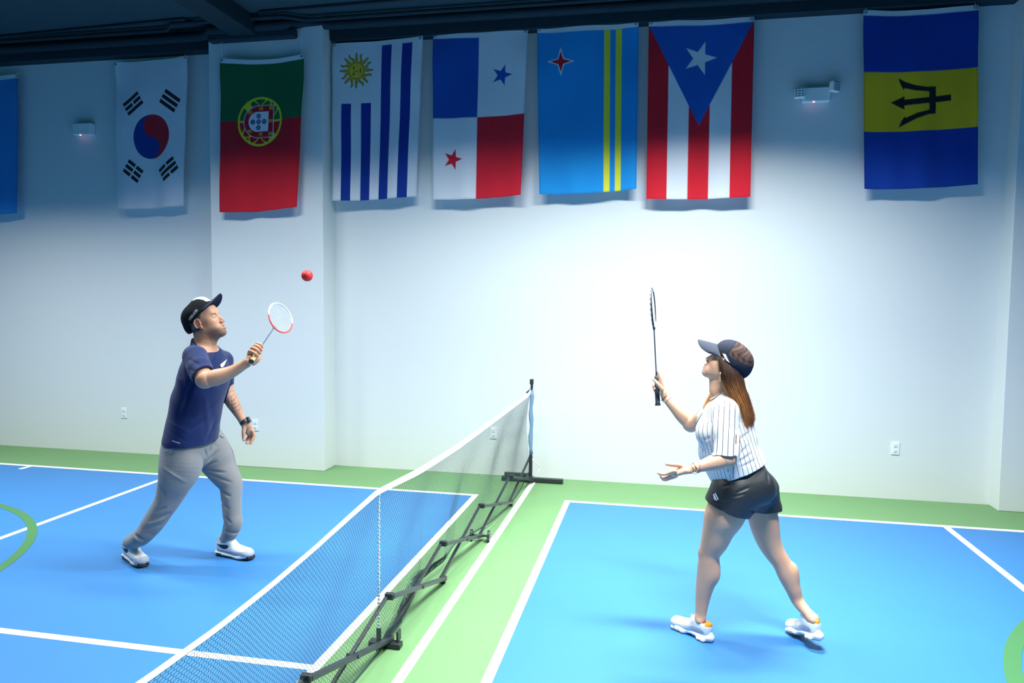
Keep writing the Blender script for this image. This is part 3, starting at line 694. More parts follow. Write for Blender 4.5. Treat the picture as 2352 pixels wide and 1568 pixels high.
M_skin = vmat('skin', 0.5, 0.35, bump=0.06, bscale=250, sss=0.12)
M_cloth = vmat('matte_cloth', 0.85, 0.2, bump=0.25, bscale=700, sheen=0.15, noise=0.05, nscale=90)
M_knit = vmat('grey_knit', 0.9, 0.15, bump=0.3, bscale=900, sheen=0.25, noise=0.16, nscale=420)
M_shoe = vmat('shoe_leather', 0.55, 0.4, bump=0.1, bscale=400)
M_cap = vmat('cap_cloth', 0.9, 0.12, bump=0.3, bscale=800, noise=0.12, nscale=200)
M_hair = vmat('hair', 0.42, 0.45, bump=0.2, bscale=300, noise=0.25, nscale=80)
def cap_brim(H, f0, u0, length, halfw, droop, tip_u, name, m, parent, colr, z_thick=0.003, lat=0.078):
    V = []; ns, nt = 25, 11
    for sgn in (0, 1):
        for i in range(ns):
            a = -1+2*i/(ns-1)
            for j in range(nt):
                t = j/(nt-1)
                lx = a*halfw*(1-0.10*t**2*abs(a)); edge = math.sqrt(max(0, 1-(abs(a))**2.6))
                fb = f0*math.sqrt(max(0.0, 1-(a*0.84)**2)) if True else f0
                ff = fb+length*edge*t+0.004*t
                uu = u0+tip_u*t*edge-droop*(a*a)*(0.62+0.38*t*edge)+(-sgn)*z_thick
                V.append(H.P(ff, lx, uu))
    V = np.array(V); N = ns*nt; F = []
    for i in range(ns-1):
        for j in range(nt-1):
            q = [i*nt+j, (i+1)*nt+j, (i+1)*nt+j+1, i*nt+j+1]; F.append(q); F.append([x+N for x in q[::-1]])
    for i in range(ns-1):
        for j in (0, nt-1): F.append([i*nt+j, (i+1)*nt+j, (i+1)*nt+j+N, i*nt+j+N])
    for i in (0, ns-1):
        for j in range(nt-1): F.append([i*nt+j, i*nt+j+1, i*nt+j+1+N, i*nt+j+N])
    return mesh_obj(name, V, F, m, parent, col=np.tile(colr, (len(V), 1)))
#PEOPLE
class Stage:
    """view-aligned construction frame of one person: S to the right, D away, Z up"""
    def __init__(s, c):
        s.c = np.array([c[0], c[1], 0.0]); s.D = s.c/np.linalg.norm(s.c); s.S = np.array([s.D[1], -s.D[0], 0.0]); s.Z = np.array([0, 0, 1.0])
    def M(s, u, v, d=0.0):
        r = ray(u, v); o = np.array([0, 0, CH]); t = ((s.c-o)@s.D+d)/(r@s.D); return o+r*t
    def v(s, a, b, c): return a*s.S+b*s.D+c*s.Z
def mix(a, b, t): return np.array(a)*(1-t)+np.array(b)*t
def skin_sdf_mesh(F, name, m, parent, base, painter=None, extra=None):
    V, Q = F.mesh(); col = np.tile(np.array(base, float), (len(V), 1))
    if painter: painter(V, col)
    ex = extra(V) if extra else None
    return mesh_obj(name, V, Q, m, parent, col=col, extra=ex)
def person_frames(stage, pts, rad):
    return
def decal(name, V, o, ex, ey, en, poly, m, parent, off=0.0012, win=0.006, sub=4, order=None):
    """thin printed patch that follows the surface V; poly in metres along ex, ey around o"""
    q = V-np.array(o); X, Y, Z = q@ex, q@ey, q@en
    P = []
    n = len(poly)
    for i in range(n):
        a, b_ = np.array(poly[i]), np.array(poly[(i+1) % n])
        for t in range(sub): P.append(a+(b_-a)*t/sub)
    out = []
    for x, y in P:
        w_ = win; 
        while True:
            m_ = (np.abs(X-x) < w_) & (np.abs(Y-y) < w_)
            if m_.any() or w_ > 0.05: break
            w_ *= 1.6
        z = Z[m_].max() if m_.any() else 0; out.append(np.array(o)+ex*x+ey*y+en*(z+off))
    bm = bmesh.new(); vs = [bm.verts.new(c) for c in out]
    f = bm.faces.new(vs); bmesh.ops.triangulate(bm, faces=[f], ngon_method='EAR_CLIP'); bm.verts.index_update()
    VV = [tuple(v.co) for v in bm.verts]; FF = [[v.index for v in f_.verts] for f_ in bm.faces]; bm.free()
    return mesh_obj(name, VV, FF, m, parent, smooth=False)
def world_verts(o):
    off = Vector((0, 0, 0)); r = o.parent
    while r is not None: off += r.location; r = r.parent
    a = np.empty(len(o.data.vertices)*3, np.float32); o.data.vertices.foreach_get('co', a); return a.reshape(-1, 3)+np.array(off)
# ---- shoe -------------------------------------------------------------
def shoe(parent, o, fwd, roll_up, side, L, name_label, style):
    """o: ground point under the ankle, fwd: direction, side=+1 when the visible outer side is on the left of the foot"""
    f = np.array(fwd, float); f /= np.linalg.norm(f); l = np.cross([0, 0, 1.0], f); l /= np.linalg.norm(l); u = np.cross(f, l)
    ax = np.array([f, l, u]); o = np.array(o, float); k = L/0.29
    P = lambda a, b, c: o+k*(a*f+b*l+c*u)
    lo = np.min([P(a, b, c) for a in (-0.10, 0.24) for b in (-0.075, 0.075) for c in (-0.02, 0.16)], 0)-0.01; hi = np.max([P(a, b, c) for a in (-0.10, 0.24) for b in (-0.075, 0.075) for c in (-0.02, 0.16)], 0)+0.01
    # upper
    F = Field(lo, hi, 0.0032)
    F.chain([P(-0.045, 0, 0.052), P(0.03, 0, 0.055), P(0.10, 0.002, 0.045), P(0.165, 0.004, 0.036)], [0.036*k, 0.037*k, 0.041*k, 0.036*k], 0.015)
    F.ell(P(0.165, 0.003, 0.040), (0.042*k, 0.042*k, 0.030*k), ax, 0.02)
    F.chain([P(-0.042, 0, 0.086), P(0.015, 0, 0.096)], [0.037*k, 0.035*k], 0.02)
    F.cap(P(0.06, 0, 0.078), P(0.020, 0, 0.128), 0.030*k, 0.022*k, 0.02, sq=f, f=0.6)
    F.cap(P(-0.066, 0, 0.085), P(-0.072, 0, 0.106), 0.016*k, 0.013*k, 0.014)
    F.cap(P(-0.026, 0, 0.092), P(-0.026, 0, 0.16), 0.025*k, 0.030*k, 0.008, mode='sub')
    F.plane(P(0, 0, 0.030), -u)
    swoosh = [(-0.066, 0.094), (-0.035, 0.074), (-0.005, 0.064), (0.022, 0.068), (0.036, 0.082), (0.032, 0.090), (0.020, 0.094), (0.021, 0.082), (0.010, 0.076), (-0.015, 0.080), (-0.045, 0.088)]
    def paint(V, col):
        p = (V-o)@ax.T/k; a, b, c = p[:, 0], p[:, 1], p[:, 2]
        if style == 'runner':
            gr = np.array(srgb(176, 182, 194)); m = (c < 0.050+0.018*np.clip((a-0.10)/0.08, 0, 1)*np.clip((a-0.09)/0.1, 0, 1)) & (a > 0.055); col[m] = gr
            m = (c < 0.046) & (a <= 0.055); col[m] = srgb(150, 168, 190)
            m = (c > 0.10) & (a < -0.03); col[m] = srgb(188, 196, 206)
        else:
            m = (np.abs(b) > 0.02) & (np.hypot((a-0.0)/0.055, (c-0.058)/0.018) < 1); col[m] = srgb(176, 178, 188)
            m = (a < -0.055) & (c > 0.098) ; col[m] = srgb(236, 150, 30)
            m = (a < -0.020) & (c > 0.108); col[m] = srgb(236, 150, 30)
            m = (np.abs(c-0.066-0.02*np.sin((a-0.09)*40)) < 0.0035) & (a > 0.06) & (a < 0.15) & (np.abs(b) > 0.012); col[m] = srgb(232, 190, 90)
            m = (c < 0.052) & (a > 0.06); col[m] = (0.74, 0.76, 0.8)
    up = skin_sdf_mesh(F, 'shoe', M_shoe, parent, (0.80, 0.81, 0.83), paint); up['label'] = name_label
    if style == 'runner':
        UV = world_verts(up)
        for sg in (-1, 1): decal('tick', UV, o, f, u, sg*l, [((x_+0.006)*k, (y_-0.006)*k) for x_, y_ in swoosh], M_tick, up, win=0.005, sub=3)['label'] = 'dark tick on the side'
    # midsole
    chunky = style != 'runner'; hs = 0.048 if chunky else 0.036
    F = Field(lo, hi, 0.0032)
    tr = 0.010
    F.chain([P(-0.052, 0, hs/2+0.004), P(0.06, 0.0, hs/2), P(0.12, 0.003, hs/2-0.002), P(0.162, 0.004, hs/2+tr)], [0.042*k, 0.038*k, 0.047*k, 0.043*k], 0.015, sq=u, f=(hs/2)/0.043)
    if chunky:
        for q in (-0.05, -0.018, 0.10, 0.14, 0.175): F.cap(P(q, -0.036, 0.012), P(q, 0.036, 0.012), 0.017*k, 0.017*k, 0.012, sq=u, f=0.75)
        F.cap(P(0.045, -0.06, -0.002), P(0.045, 0.06, -0.002), 0.013*k, 0.013*k, 0.01, mode='sub')
        F.cap(P(-0.075, 0, 0.02), P(-0.07, 0, 0.05), 0.022*k, 0.018*k, 0.015)
    def paint2(V, col):
        p = (V-o)@ax.T/k; a, b, c = p[:, 0], p[:, 1], p[:, 2]
        if chunky:
            m = (c < 0.0095+0.004*np.sin(a*150)); col[m] = srgb(236, 190, 150)
        else:
            m = (np.abs(b) > 0.02) & (a > -0.062) & (a < -0.018) & (np.abs(c-0.020) < 0.006); col[m] = srgb(50, 60, 80)
    ms = skin_sdf_mesh(F, 'midsole', M_shoe, up, (0.80, 0.82, 0.84), paint2)
    F = Field(lo, hi, 0.0032)
    if not chunky:
        F.chain([P(-0.050, 0, 0.005), P(0.06, 0.0, 0.004), P(0.12, 0.003, 0.004), P(0.168, 0.004, 0.012)], [0.040*k, 0.036*k, 0.046*k, 0.042*k], 0.01, sq=u, f=0.12)
        F.cap(P(0.192, -0.018, 0.020), P(0.192, 0.024, 0.020), 0.014*k, 0.014*k, 0.01)
        skin_sdf_mesh(F, 'outsole', M_shoe, up, (0.012, 0.012, 0.016))
    # laces
    b = MB()
    for i in range(5):
        q = 0.048+0.017*i; z = 0.101-0.0085*i
        b.tube([P(q-0.004, -0.026, z-0.010), P(q, -0.012, z-0.001), P(q+0.002, 0, z+0.002), P(q, 0.012, z-0.001), P(q-0.004, 0.026, z-0.010)], 0.0036*k, 6)
    if chunky:
        b.tube([P(0.03, 0, 0.112), P(0.055, 0.01, 0.128), P(0.060, 0.016, 0.118), P(0.036, 0.004, 0.108)], 0.004*k, 6)
    b.tube([P(0.028, -0.018, 0.112), P(0.034, 0, 0.117), P(0.028, 0.018, 0.112)], 0.004*k, 6)
    b.build('laces', M_tape, up, smooth=True)
    return up
M_tick = mat('dark_print', (0.012, 0.012, 0.03), 0.5); M_wprint = mat('white_print', (0.82, 0.85, 0.9), 0.6)
# =============================================================== the man
A = Stage((-3.04, 4.26)); M = A.M
man = empty('person', (-3.04, 4.26, 0), 'man in a navy t-shirt, grey joggers and black cap swinging a small racket', 'person')
SK = np.array([0.56, 0.30, 0.20]); SKD = np.array([0.50, 0.25, 0.17])
Wx = A.v(-0.55, -0.83, 0); Fx = A.v(0.83, -0.55, 0)
sh_r, el_r, wr_r = M(449, 822, -0.17), M(470, 872, -0.37), M(567, 833, -0.44)
sh_l, el_l, wr_l = M(511, 832, 0.15), M(521, 900, 0.12), M(557, 965, 0.04)
psi, th = math.radians(27), math.radians(24)
hf = A.v(math.cos(th)*math.cos(psi), -math.cos(th)*math.sin(psi), math.sin(th)); hl = A.v(math.sin(psi), math.cos(psi), 0); hu = np.cross(hf, hl)
H = Head(M(471, 739, 0.0), hf, hl, hu, 1.07)
def foot_at(u, v, a, b, back, z=0.0):
    dr = A.v(a, b, 0); dr /= np.linalg.norm(dr); return floor_at(u, v)-dr*back+np.array([0, 0, z]), dr
O_r, d_r = foot_at(331, 1305, 0.38, -0.92, 0.222); O_l, d_l = foot_at(581, 1287, 0.68, -0.73, 0.222)
lo = np.min([M(280, 1310, -.1), M(360, 680, -.5), M(280, 1310, .3), M(610, 1000, -.5)], 0)-0.05; lo[2] = 0.0
hi = np.max([M(615, 1000, .35), M(360, 680, .3), M(615, 680, -.5), M(610, 1000, .3)], 0)+0.05
HG = 0.0033
F = Field(lo, hi, HG)
F.cap(M(444, 985, 0), M(474, 868, 0.0), 0.135, 0.165, 0.05, sq=Fx, f=0.66)
F.cap(M(474, 868, 0), M(474, 826, 0.0), 0.165, 0.12, 0.05, sq=Fx, f=0.62)
F.cap(M(447, 818, -.13), M(513, 826, .13), 0.060, 0.056, 0.05)
F.chain([M(470, 806, 0.0), M(471, 785, -0.0), M(468, 765, 0.0)], [0.078, 0.055, 0.054], 0.03)
F.ell(M(444, 1012, 0), (0.125, 0.095, 0.12), np.array([Wx, Fx, A.Z]), 0.05)
# near arm
F.chain([sh_r, mix(sh_r, el_r, .5), el_r], [0.064, 0.058, 0.050], 0.03)
dn = np.array([0, 0, -1.0]); F.chain([el_r, mix(el_r, wr_r, .28)+dn*.014, mix(el_r, wr_r, .62)+dn*.018, wr_r], [0.049, 0.051, 0.039, 0.028], 0.025)
# far arm
F.chain([sh_l, mix(sh_l, el_l, .5), el_l], [0.058, 0.052, 0.045], 0.03)
F.chain([el_l, mix(el_l, wr_l, .3), mix(el_l, wr_l, .65), wr_l], [0.044, 0.047, 0.036, 0.025], 0.025)
# legs (under the joggers)
kn_r, an_r, kn_l, an_l = M(394, 1140, -.06), O_r+np.array([0, 0, .125]), M(531, 1100, 0.02), O_l+np.array([0, 0, .125])
F.chain([M(427, 1035, -.07), M(405, 1105, -.07), M(387, 1145, -.06), M(366, 1180, -.04), M(344, 1210, -.02), an_r], [0.090, 0.066, 0.054, 0.050, 0.044, 0.034], 0.03)
F.chain([M(466, 1030, .08), M(517, 1090, .04), M(529, 1112, .02), M(531, 1145, .0), M(534, 1180, -.02), an_l], [0.090, 0.062, 0.054, 0.048, 0.044, 0.034], 0.03)
F.chain([an_r, O_r+d_r*-.02+np.array([0, 0, .06])], [0.033, 0.028], 0.02); F.chain([an_l, O_l-d_l*.02+np.array([0, 0, .06])], [0.033, 0.028], 0.02)
build_head(F, H)
F.cap(H.P(-0.03, 0, -0.02), M(470, 785, -0.0), 0.056, 0.056, 0.03)
F.cap(H.P(0.045, 0, -0.095), M(480, 796, -0.03), 0.022, 0.03, 0.03)
# racket hand: palm, four curled fingers, thumb
F.cap(wr_r, M(577, 822, -.40), 0.027, 0.026, 0.012)
F.cap(M(577, 822, -.395), M(590, 805, -.345), 0.027, 0.025, 0.012)
F.cap(M(574, 814, -.40), M(588, 797, -.35), 0.016, 0.014, 0.010)
for P3, R3 in (([(588, 798, -.345), (590, 790, -.385), (598, 791, -.405), (602, 797, -.385)], (.0105, .0105, .0095, .0085)),
               ([(582, 802, -.36), (586, 794, -.41), (595, 797, -.435), (600, 804, -.41)], (.0115, .0112, .0105, .009)),
               ([(577, 807, -.385), (580, 799, -.44), (590, 803, -.465), (597, 811, -.44)], (.0115, .0112, .0105, .009)),
               ([(572, 812, -.40), (574, 806, -.46), (584, 810, -.49), (592, 817, -.465)], (.0105, .010, .0095, .0085))):
    F.chain([M(*q) for q in P3], R3, 0.004)
F.chain([M(582, 832, -.42), M(592, 824, -.42), M(597, 811, -.40), M(602, 799, -.375)], [0.020, 0.0165, 0.0125, 0.010], 0.008)
# free hand
F.cap(wr_l, M(566, 977, .04), 0.024, 0.024, 0.012, sq=A.D, f=0.75)
F.cap(M(566, 978, .045), M(573, 990, .05), 0.031, 0.031, 0.012, sq=A.D, f=0.55)
F.chain([M(561, 981, .03), M(559.5, 993, .015), M(559.5, 1003, .01), M(560, 1010, .005)], [.0145, .0125, .0108, .009], 0.006)
for P3, R3 in (([(580, 990, .035), (583, 1001, .03), (580, 1010, .02), (576, 1018, .01)], (.0125, .0112, .0102, .0085)),
               ([(577, 992, .055), (580, 1003, .055), (575, 1012, .04), (568, 1018, .02)], (.012, .011, .010, .0082)),
               ([(573, 993, .075), (576, 1005, .08), (571, 1013, .065), (566, 1016, .045)], (.0115, .0105, .0095, .008)),
               ([(569, 992, .095), (571, 1002, .10), (567, 1008, .09), (564, 1010, .075)], (.0105, .0095, .0085, .0075))):
    F.chain([M(*q) for q in P3], R3, 0.0045)
def tattoo(V, col):
    paint_head(V, col, H, SK, (0.50, 0.17, 0.15), (0.07, 0.04, 0.03), stub=(0.13, 0.08, 0.06), hairc=(0.05, 0.035, 0.03))
    fm = V-el_l; ax_ = (wr_l-el_l); Ln = np.linalg.norm(ax_); ax_ = ax_/Ln; t = fm@ax_; rad = fm-np.outer(t, ax_); r = np.linalg.norm(rad, axis=1)
    side = rad@A.S; up_ = (rad@np.cross(ax_, A.S))
    m = (t > 0.02) & (t < 0.19) & (r < 0.07)
    g = 1.5*np.sin(t*260+4*np.sin(side*150+t*60))*np.sin(side*330-t*150)+0.8*np.sin(up_*300-t*210)
    env = np.exp(-((t-0.10)/0.07)**4)*np.exp(-((side+0.0)/0.045)**4)
    a = (np.clip(g*1.3, 0, 1)*env*m*0.75)[:, None]; col[:] = col*(1-a)+np.array((0.07, 0.065, 0.075))*a
    for p_, c_ in ((M(560, 1009, .0), (.8, .62, .58)), (M(576, 1019, .0), (.75, .5, .46)), (M(567, 1019, .01), (.75, .5, .46))): blob_paint(V, col, p_, 0.010, c_, soft=0.8)
    blob_paint(V, col, M(596, 808, -.44), 0.05, SK*[1.12, 0.85, 0.82], soft=1.0, wt=0.6)
    e1 = H.P(-0.006, -0.08, -0.01); blob_paint(V, col, e1, 0.042, SK*[1.15, 0.75, 0.72], soft=0.9, wt=0.7)
BODY = F
skin_sdf_mesh(F, 'body', M_skin, man, SK, tattoo)
# t-shirt
lo = M(360, 1025, -.45); lo = np.min([M(355, 1030, -.4), M(355, 1030, .35), M(535, 770, -.4)], 0); hi = np.max([M(535, 765, .35), M(535, 765, -.4), M(355, 765, .3)], 0)
F = Field(lo-0.02, hi+0.02, HG)
F.cap(M(438, 1012, 0), M(451, 930, 0.0), 0.206, 0.184, 0.04, sq=Fx, f=0.78)
F.cap(M(452, 930, 0), M(468, 868, 0.0), 0.182, 0.190, 0.04, sq=Fx, f=0.74)
F.cap(M(468, 868, 0), M(470, 838, 0.0), 0.190, 0.145, 0.05, sq=Fx, f=0.70)
F.cap(M(447, 818, -.14), M(511, 828, .14), 0.070, 0.066, 0.05)
F.cap(M(449, 812, -.05), M(464, 797, -.0), 0.05, 0.068, 0.04); F.cap(M(465, 800, 0), M(463, 786, 0.0), 0.074, 0.066, 0.02)
F.cap(M(511, 832, .14), M(516, 868, .14), 0.066, 0.062, 0.03)
F.chain([sh_r, mix(sh_r, el_r, .50), mix(sh_r, el_r, .95)], [0.072, 0.074, 0.072], 0.03)
for a_, b_, wd, am in (((452, 852), (425, 905), .012, .008), ((447, 862), (410, 960), .014, .008), ((487, 842), (505, 885), .010, .007), ((480, 835), (496, 800), .009, .005), ((505, 905), (440, 960), .016, .007),
                       ((500, 940), (420, 985), .016, .006), ((385, 960), (440, 985), .012, -.003), ((382, 975), (430, 1003), .010, .002), ((470, 900), (480, 1000), .018, -.006), ((412, 850), (425, 880), .01, .006), ((430, 815), (470, 835), .012, .005), ((445, 830), (490, 830), .010, -.004), ((460, 845), (430, 835), .008, .004), ((497, 950), (470, 1010), .012, .006)):
    F.fold(M(*a_), M(*b_), wd, am, A.D)
F.noise(lambda X, Y, Z: 0.0022*np.sin(31*X+17*Z+2*np.sin(9*Y))*np.sin(23*Y-11*Z))
# hem, sleeve ends, collar
F.over(BODY, 0.006, 0.012)
F.plane(M(440, 1011, 0), A.v(0.03, 0.05, -1.0))
ad = (el_r-sh_r); ad /= np.linalg.norm(ad)
bl, bh = el_r-0.10, el_r+0.10
F.plane(mix(sh_r, el_r, .80), ad+A.v(0.35, 0, -0.15), mix(sh_r, el_r, .9)-0.10, mix(sh_r, el_r, .9)+0.11)
F.cap(mix(sh_r, el_r, .55), el_r+ad*0.05, 0.060, 0.064, 0.004, mode='sub')
F.cap(M(512, 840, .14), M(520, 905, .13), 0.05, 0.056, 0.004, mode='sub')
SHS = Field(lo-0.02, hi+0.02, HG); SHS.A[...] = F.A
F.cap(M(433, 1060, 0), M(438, 1006, 0), 0.200, 0.194, 0.004, sq=Fx, f=0.77, mode='sub')
F.cap(M(475, 802, -.01), M(468, 770, 0.0), 0.052, 0.059, 0.004, mode='sub'); np_ = np.cross(M(489, 810, -.09)-M(447, 781, 0), M(500, 791, .07)-M(447, 781, 0)); np_ = np_*np.sign(np_[2]); F.plane(M(447, 781, 0), np_, M(470, 790, 0)-0.11, M(470, 790, 0)+0.11)
NAVY = np.array(srgb(17, 36, 86))
chk = M(514, 840, -0.1)
def shirtp(V, col):
    q = V-chk; s_ = q@A.S; z = q[:, 2]; front = (q@A.D) < 0.12
    # white tick on the chest
    q = V-M(405, 1003, 0); s_ = q@A.S; z = q[:, 2]; m = (np.abs(s_) < 0.022) & (np.abs(z+s_*0.35) < 0.0028) & ((q@A.D) < 0); col[m] = (0.35, 0.42, 0.6)
tee = skin_sdf_mesh(F, 't_shirt', M_cloth, man, NAVY, shirtp); TV = world_verts(tee); decal('chest_tick', TV, M(513, 834, 0), A.S, A.Z, -A.D, [(-0.021, 0.004), (-0.023, -0.008), (-0.017, -0.018), (-0.007, -0.019), (0.003, -0.010), (0.024, 0.026), (0.013, 0.020), (0.001, 0.003), (-0.006, -0.006), (-0.012, -0.008), (-0.016, -0.004)], M_wprint, tee)['label'] = 'small white tick'
tee['label'] = 'navy short-sleeved t-shirt with a white tick on the chest'
# joggers
lo = np.min([M(290, 1260, -.25), M(290, 1260, .3), M(570, 960, -.3)], 0); hi = np.max([M(570, 960, .3), M(570, 960, -.3), M(290, 960, .3)], 0)
F = Field(lo-0.03, hi+0.03, HG)
F.ell(M(441, 1018, 0), (0.158, 0.118, 0.12), np.array([Wx, Fx, A.Z]), 0.04)
F.cap(M(446, 985, .02), M(458, 1035, .02), 0.118, 0.120, 0.05, sq=Fx, f=0.85)
F.chain([M(420, 1030, -.045), M(415, 1070, -.065), M(403, 1105, -.07), M(387, 1145, -.06), M(366, 1180, -.04), M(344, 1210, -.02), M(326, 1232, 0), an_r-np.array([0, 0, .01])], [0.134, 0.130, 0.106, 0.080, 0.074, 0.066, 0.056, 0.050], 0.03)
F.chain([M(472, 1022, .08), M(498, 1060, .07), M(517, 1090, .04), M(529, 1112, .02), M(531, 1145, .0), M(534, 1180, -.02), M(536, 1205, -.03), an_l-np.array([0, 0, .005])], [0.120, 0.108, 0.092, 0.077, 0.068, 0.060, 0.055, 0.046], 0.03)
F.cap(M(487, 1003, .05), M(506, 1045, .06), 0.068, 0.074, 0.05)
for a_, b_, wd, am in (((463, 1072), (500, 1055), .008, .008), ((465, 1078), (520, 1082), .008, .008), ((470, 1085), (535, 1105), .009, .007), ((463, 1065), (505, 1030), .009, .008), ((460, 1055), (495, 1010), .010, .007),
                       ((468, 1020), (472, 1045), .008, .007), ((356, 1165), (385, 1150), .009, .009), ((345, 1185), (395, 1165), .009, .008), ((338, 1196), (385, 1178), .009, -.007), ((330, 1210), (372, 1192), .008, .007),
                       ((384, 1040), (402, 1022), .008, .008), ((378, 1030), (398, 1015), .007, -.006), ((372, 1060), (430, 1094), .010, -.005), ((505, 1125), (530, 1135), .009, .008), ((506, 1150), (525, 1165), .009, .007),
                       ((515, 1180), (530, 1195), .008, .008), ((512, 1168), (516, 1200), .008, -.006), ((368, 1100), (380, 1130), .010, .006), ((310, 1222), (335, 1232), .007, .009), ((306, 1228), (330, 1240), .006, -.008), ((515, 1212), (552, 1216), .006, .009), ((516, 1220), (550, 1223), .005, -.008)):
    F.fold(M(*a_), M(*b_), wd, am, A.D)
F.noise(lambda X, Y, Z: 0.003*np.sin(27*X+13*Z+2*np.sin(11*Y))*np.sin(19*Y-15*Z))

F.over(BODY, 0.006, 0.012); F.carve(SHS, -0.003)
F.plane((0, 0, min(an_r[2], an_l[2])-0.022), (0, 0, -1))
for q_ in (an_r, an_l): F.cap(q_+np.array([0, 0, .0]), q_-np.array([0, 0, .06]), 0.036, 0.040, 0.004, mode='sub')
F.plane(M(440, 986, 0), (0, 0, 1), hi*0-20, hi+1)
GREY = np.array(srgb(138, 136, 138))
jg = skin_sdf_mesh(F, 'joggers', M_knit, man, GREY); jg['label'] = 'loose heather grey joggers'
b = MB(); b.tube([M(505, 1000, -.09), M(508, 1003, -.095), M(513, 1005, -.09)], 0.004, 6); b.build('drawcord', M_dark, jg, smooth=True)
# socks and shoes
for P3 in ((an_r, O_r+np.array([0, 0, .075])), (an_l, O_l+np.array([0, 0, .075]))):
    b = MB(); b.tube([P3[0]+np.array([0, 0, .03]), mix(P3[0], P3[1], .5), P3[1]], [0.0365, 0.036, 0.034], 14); b.build('sock', mat('grey_sock', srgb(140, 150, 170), 0.9, bump=0.3), man, smooth=True)
shoe(man, O_r, d_r, 0, 1, 0.30, 'white and grey running shoe on the back foot', 'runner')
shoe(man, O_l, d_l, 0, 1, 0.30, 'white and grey running shoe on the front foot', 'runner')
# watch
wc = mix(el_l, wr_l, 1.0)+A.v(0.012, -0.0, -0.012); wa = (wr_l-el_l)/np.linalg.norm(wr_l-el_l); wb = np.cross(wa, A.D); wb /= np.linalg.norm(wb); wcn = np.cross(wa, wb)
b = MB(); b.tube([wc-wa*0.014, wc-wa*0.007, wc+wa*0.007, wc+wa*0.014], [0.031, 0.033, 0.033, 0.031], 22, caps=False)
wt_ = b.build('wristwatch', M_blk, man, smooth=True); wt_['label'] = 'black sports wristwatch'
b = MB(); cc = wc+A.v(0.70, -0.30, 0.45)/np.linalg.norm(A.v(0.70, -0.30, 0.45))*0.034; nn = (cc-wc)/np.linalg.norm(cc-wc); tt = wa-nn*(wa@nn); tt /= np.linalg.norm(tt)
b.box(cc, (0.040, 0.036, 0.013), np.array([tt, np.cross(nn, tt), nn]), bev=0.004); b.build('watch_case', M_blk, wt_)
# cap
lo = np.min([H.P(a, b_, c) for a in (-.2, .2) for b_ in (-.12, .12) for c in (-.08, .2)], 0); hi = np.max([H.P(a, b_, c) for a in (-.2, .2) for b_ in (-.12, .12) for c in (-.08, .2)], 0)
F = Field(lo, hi, 0.0034); k = H.sc
F.ell(H.P(-0.016, 0, 0.048), np.array((0.115, 0.089, 0.090))*k, H.ax, 0.01)
F.ell(H.P(0.018, 0, 0.100), np.array((0.060, 0.058, 0.056))*k, H.ax, 0.028)
F.cap(H.P(-0.05, 0, 0.03), H.P(-0.092, 0, -0.005), 0.06*k, 0.040*k, 0.04)
F.ell(H.P(-0.018, 0, 0.035), np.array((0.106, 0.083, 0.085))*k, H.ax, 0.004, mode='sub')
F.plane(H.P(0.079, 0, 0.070), -H.u+0.50*H.f)
for a_ in (0, 60, 120, 180, 240, 300):
    pass
def capp(V, col):
    p = H.loc(V); f, l, u = p.T
    m = (f > 0.0) & (np.abs(l) < 0.045) & (u > 0.106) & (np.abs(l) < 0.04-0.3*np.clip(f-0.05, 0, 1)) ; col[m] = (0.8, 0.82, 0.88)
    seam = (np.abs(l) < 0.0016) & (f < 0.0); col[seam] = (0.02, 0.03, 0.035)
cp = skin_sdf_mesh(F, 'cap', M_cap, man, (0.010, 0.014, 0.018), capp); cp['label'] = 'black baseball cap with a white front patch'
cap_brim(H, 0.084, 0.096, 0.075, 0.080, 0.056, 0.026, 'brim', M_cap, cp, srgb(56, 60, 82))
# small upright white characters on the side panel
CV = world_verts(cp); gx = A.v(0, 0, 0)
def letters(V, o, ex, ey, en, rows, wd, ht, gap, m, parent, name='lettering'):
    """a line of block letters: each is drawn as its own strokes and pressed on to the surface"""
    ST = {'L': [(0, 0, 0, 1), (0, 0, 1, 0)], 'N': [(0, 0, 0, 1), (0, 1, 1, 0), (1, 0, 1, 1)], 'D': [(0, 0, 0, 1), (0, 1, 1, .5), (1, .5, 0, 0)], 'E': [(0, 0, 0, 1), (0, 1, 1, 1), (0, .5, .8, .5), (0, 0, 1, 0)],
          'H': [(0, 0, 0, 1), (1, 0, 1, 1), (0, .5, 1, .5)], 'I': [(.5, 0, .5, 1)], 'O': [(0, 0, 0, 1), (0, 1, 1, 1), (1, 1, 1, 0), (1, 0, 0, 0)], 'R': [(0, 0, 0, 1), (0, 1, 1, 1), (1, 1, 1, .5), (1, .5, 0, .5), (.4, .5, 1, 0)]}
    q = V-np.array(o); X, Y, Z = q@ex, q@ey, q@en; b = MB()
    def at_(x, y):
        m_ = (np.abs(X-x) < 0.006) & (np.abs(Y-y) < 0.006); z = Z[m_].max() if m_.any() else 0
        return np.array(o)+ex*x+ey*y+en*(z+0.0008)
    for i, ch in enumerate(rows):
        x0 = i*(wd+gap)
        for a, c, a2, c2 in ST[ch]: b.bar(at_(x0+a*wd, c*ht), at_(x0+a2*wd, c2*ht), wd*0.30, 0.001, up=tuple(en))
    return b.build(name, m, parent)
ld = A.v(17, 0, 23); ld /= np.linalg.norm(ld); lu = np.cross(-A.D, ld)
letters(CV, M(437, 735, -.05), ld, np.cross(-A.D, ld), -A.D, 'LHOHLDERH', 0.0052, 0.015, 0.0040, M_wprint, cp, 'side_lettering')['label'] = 'row of small white letters'
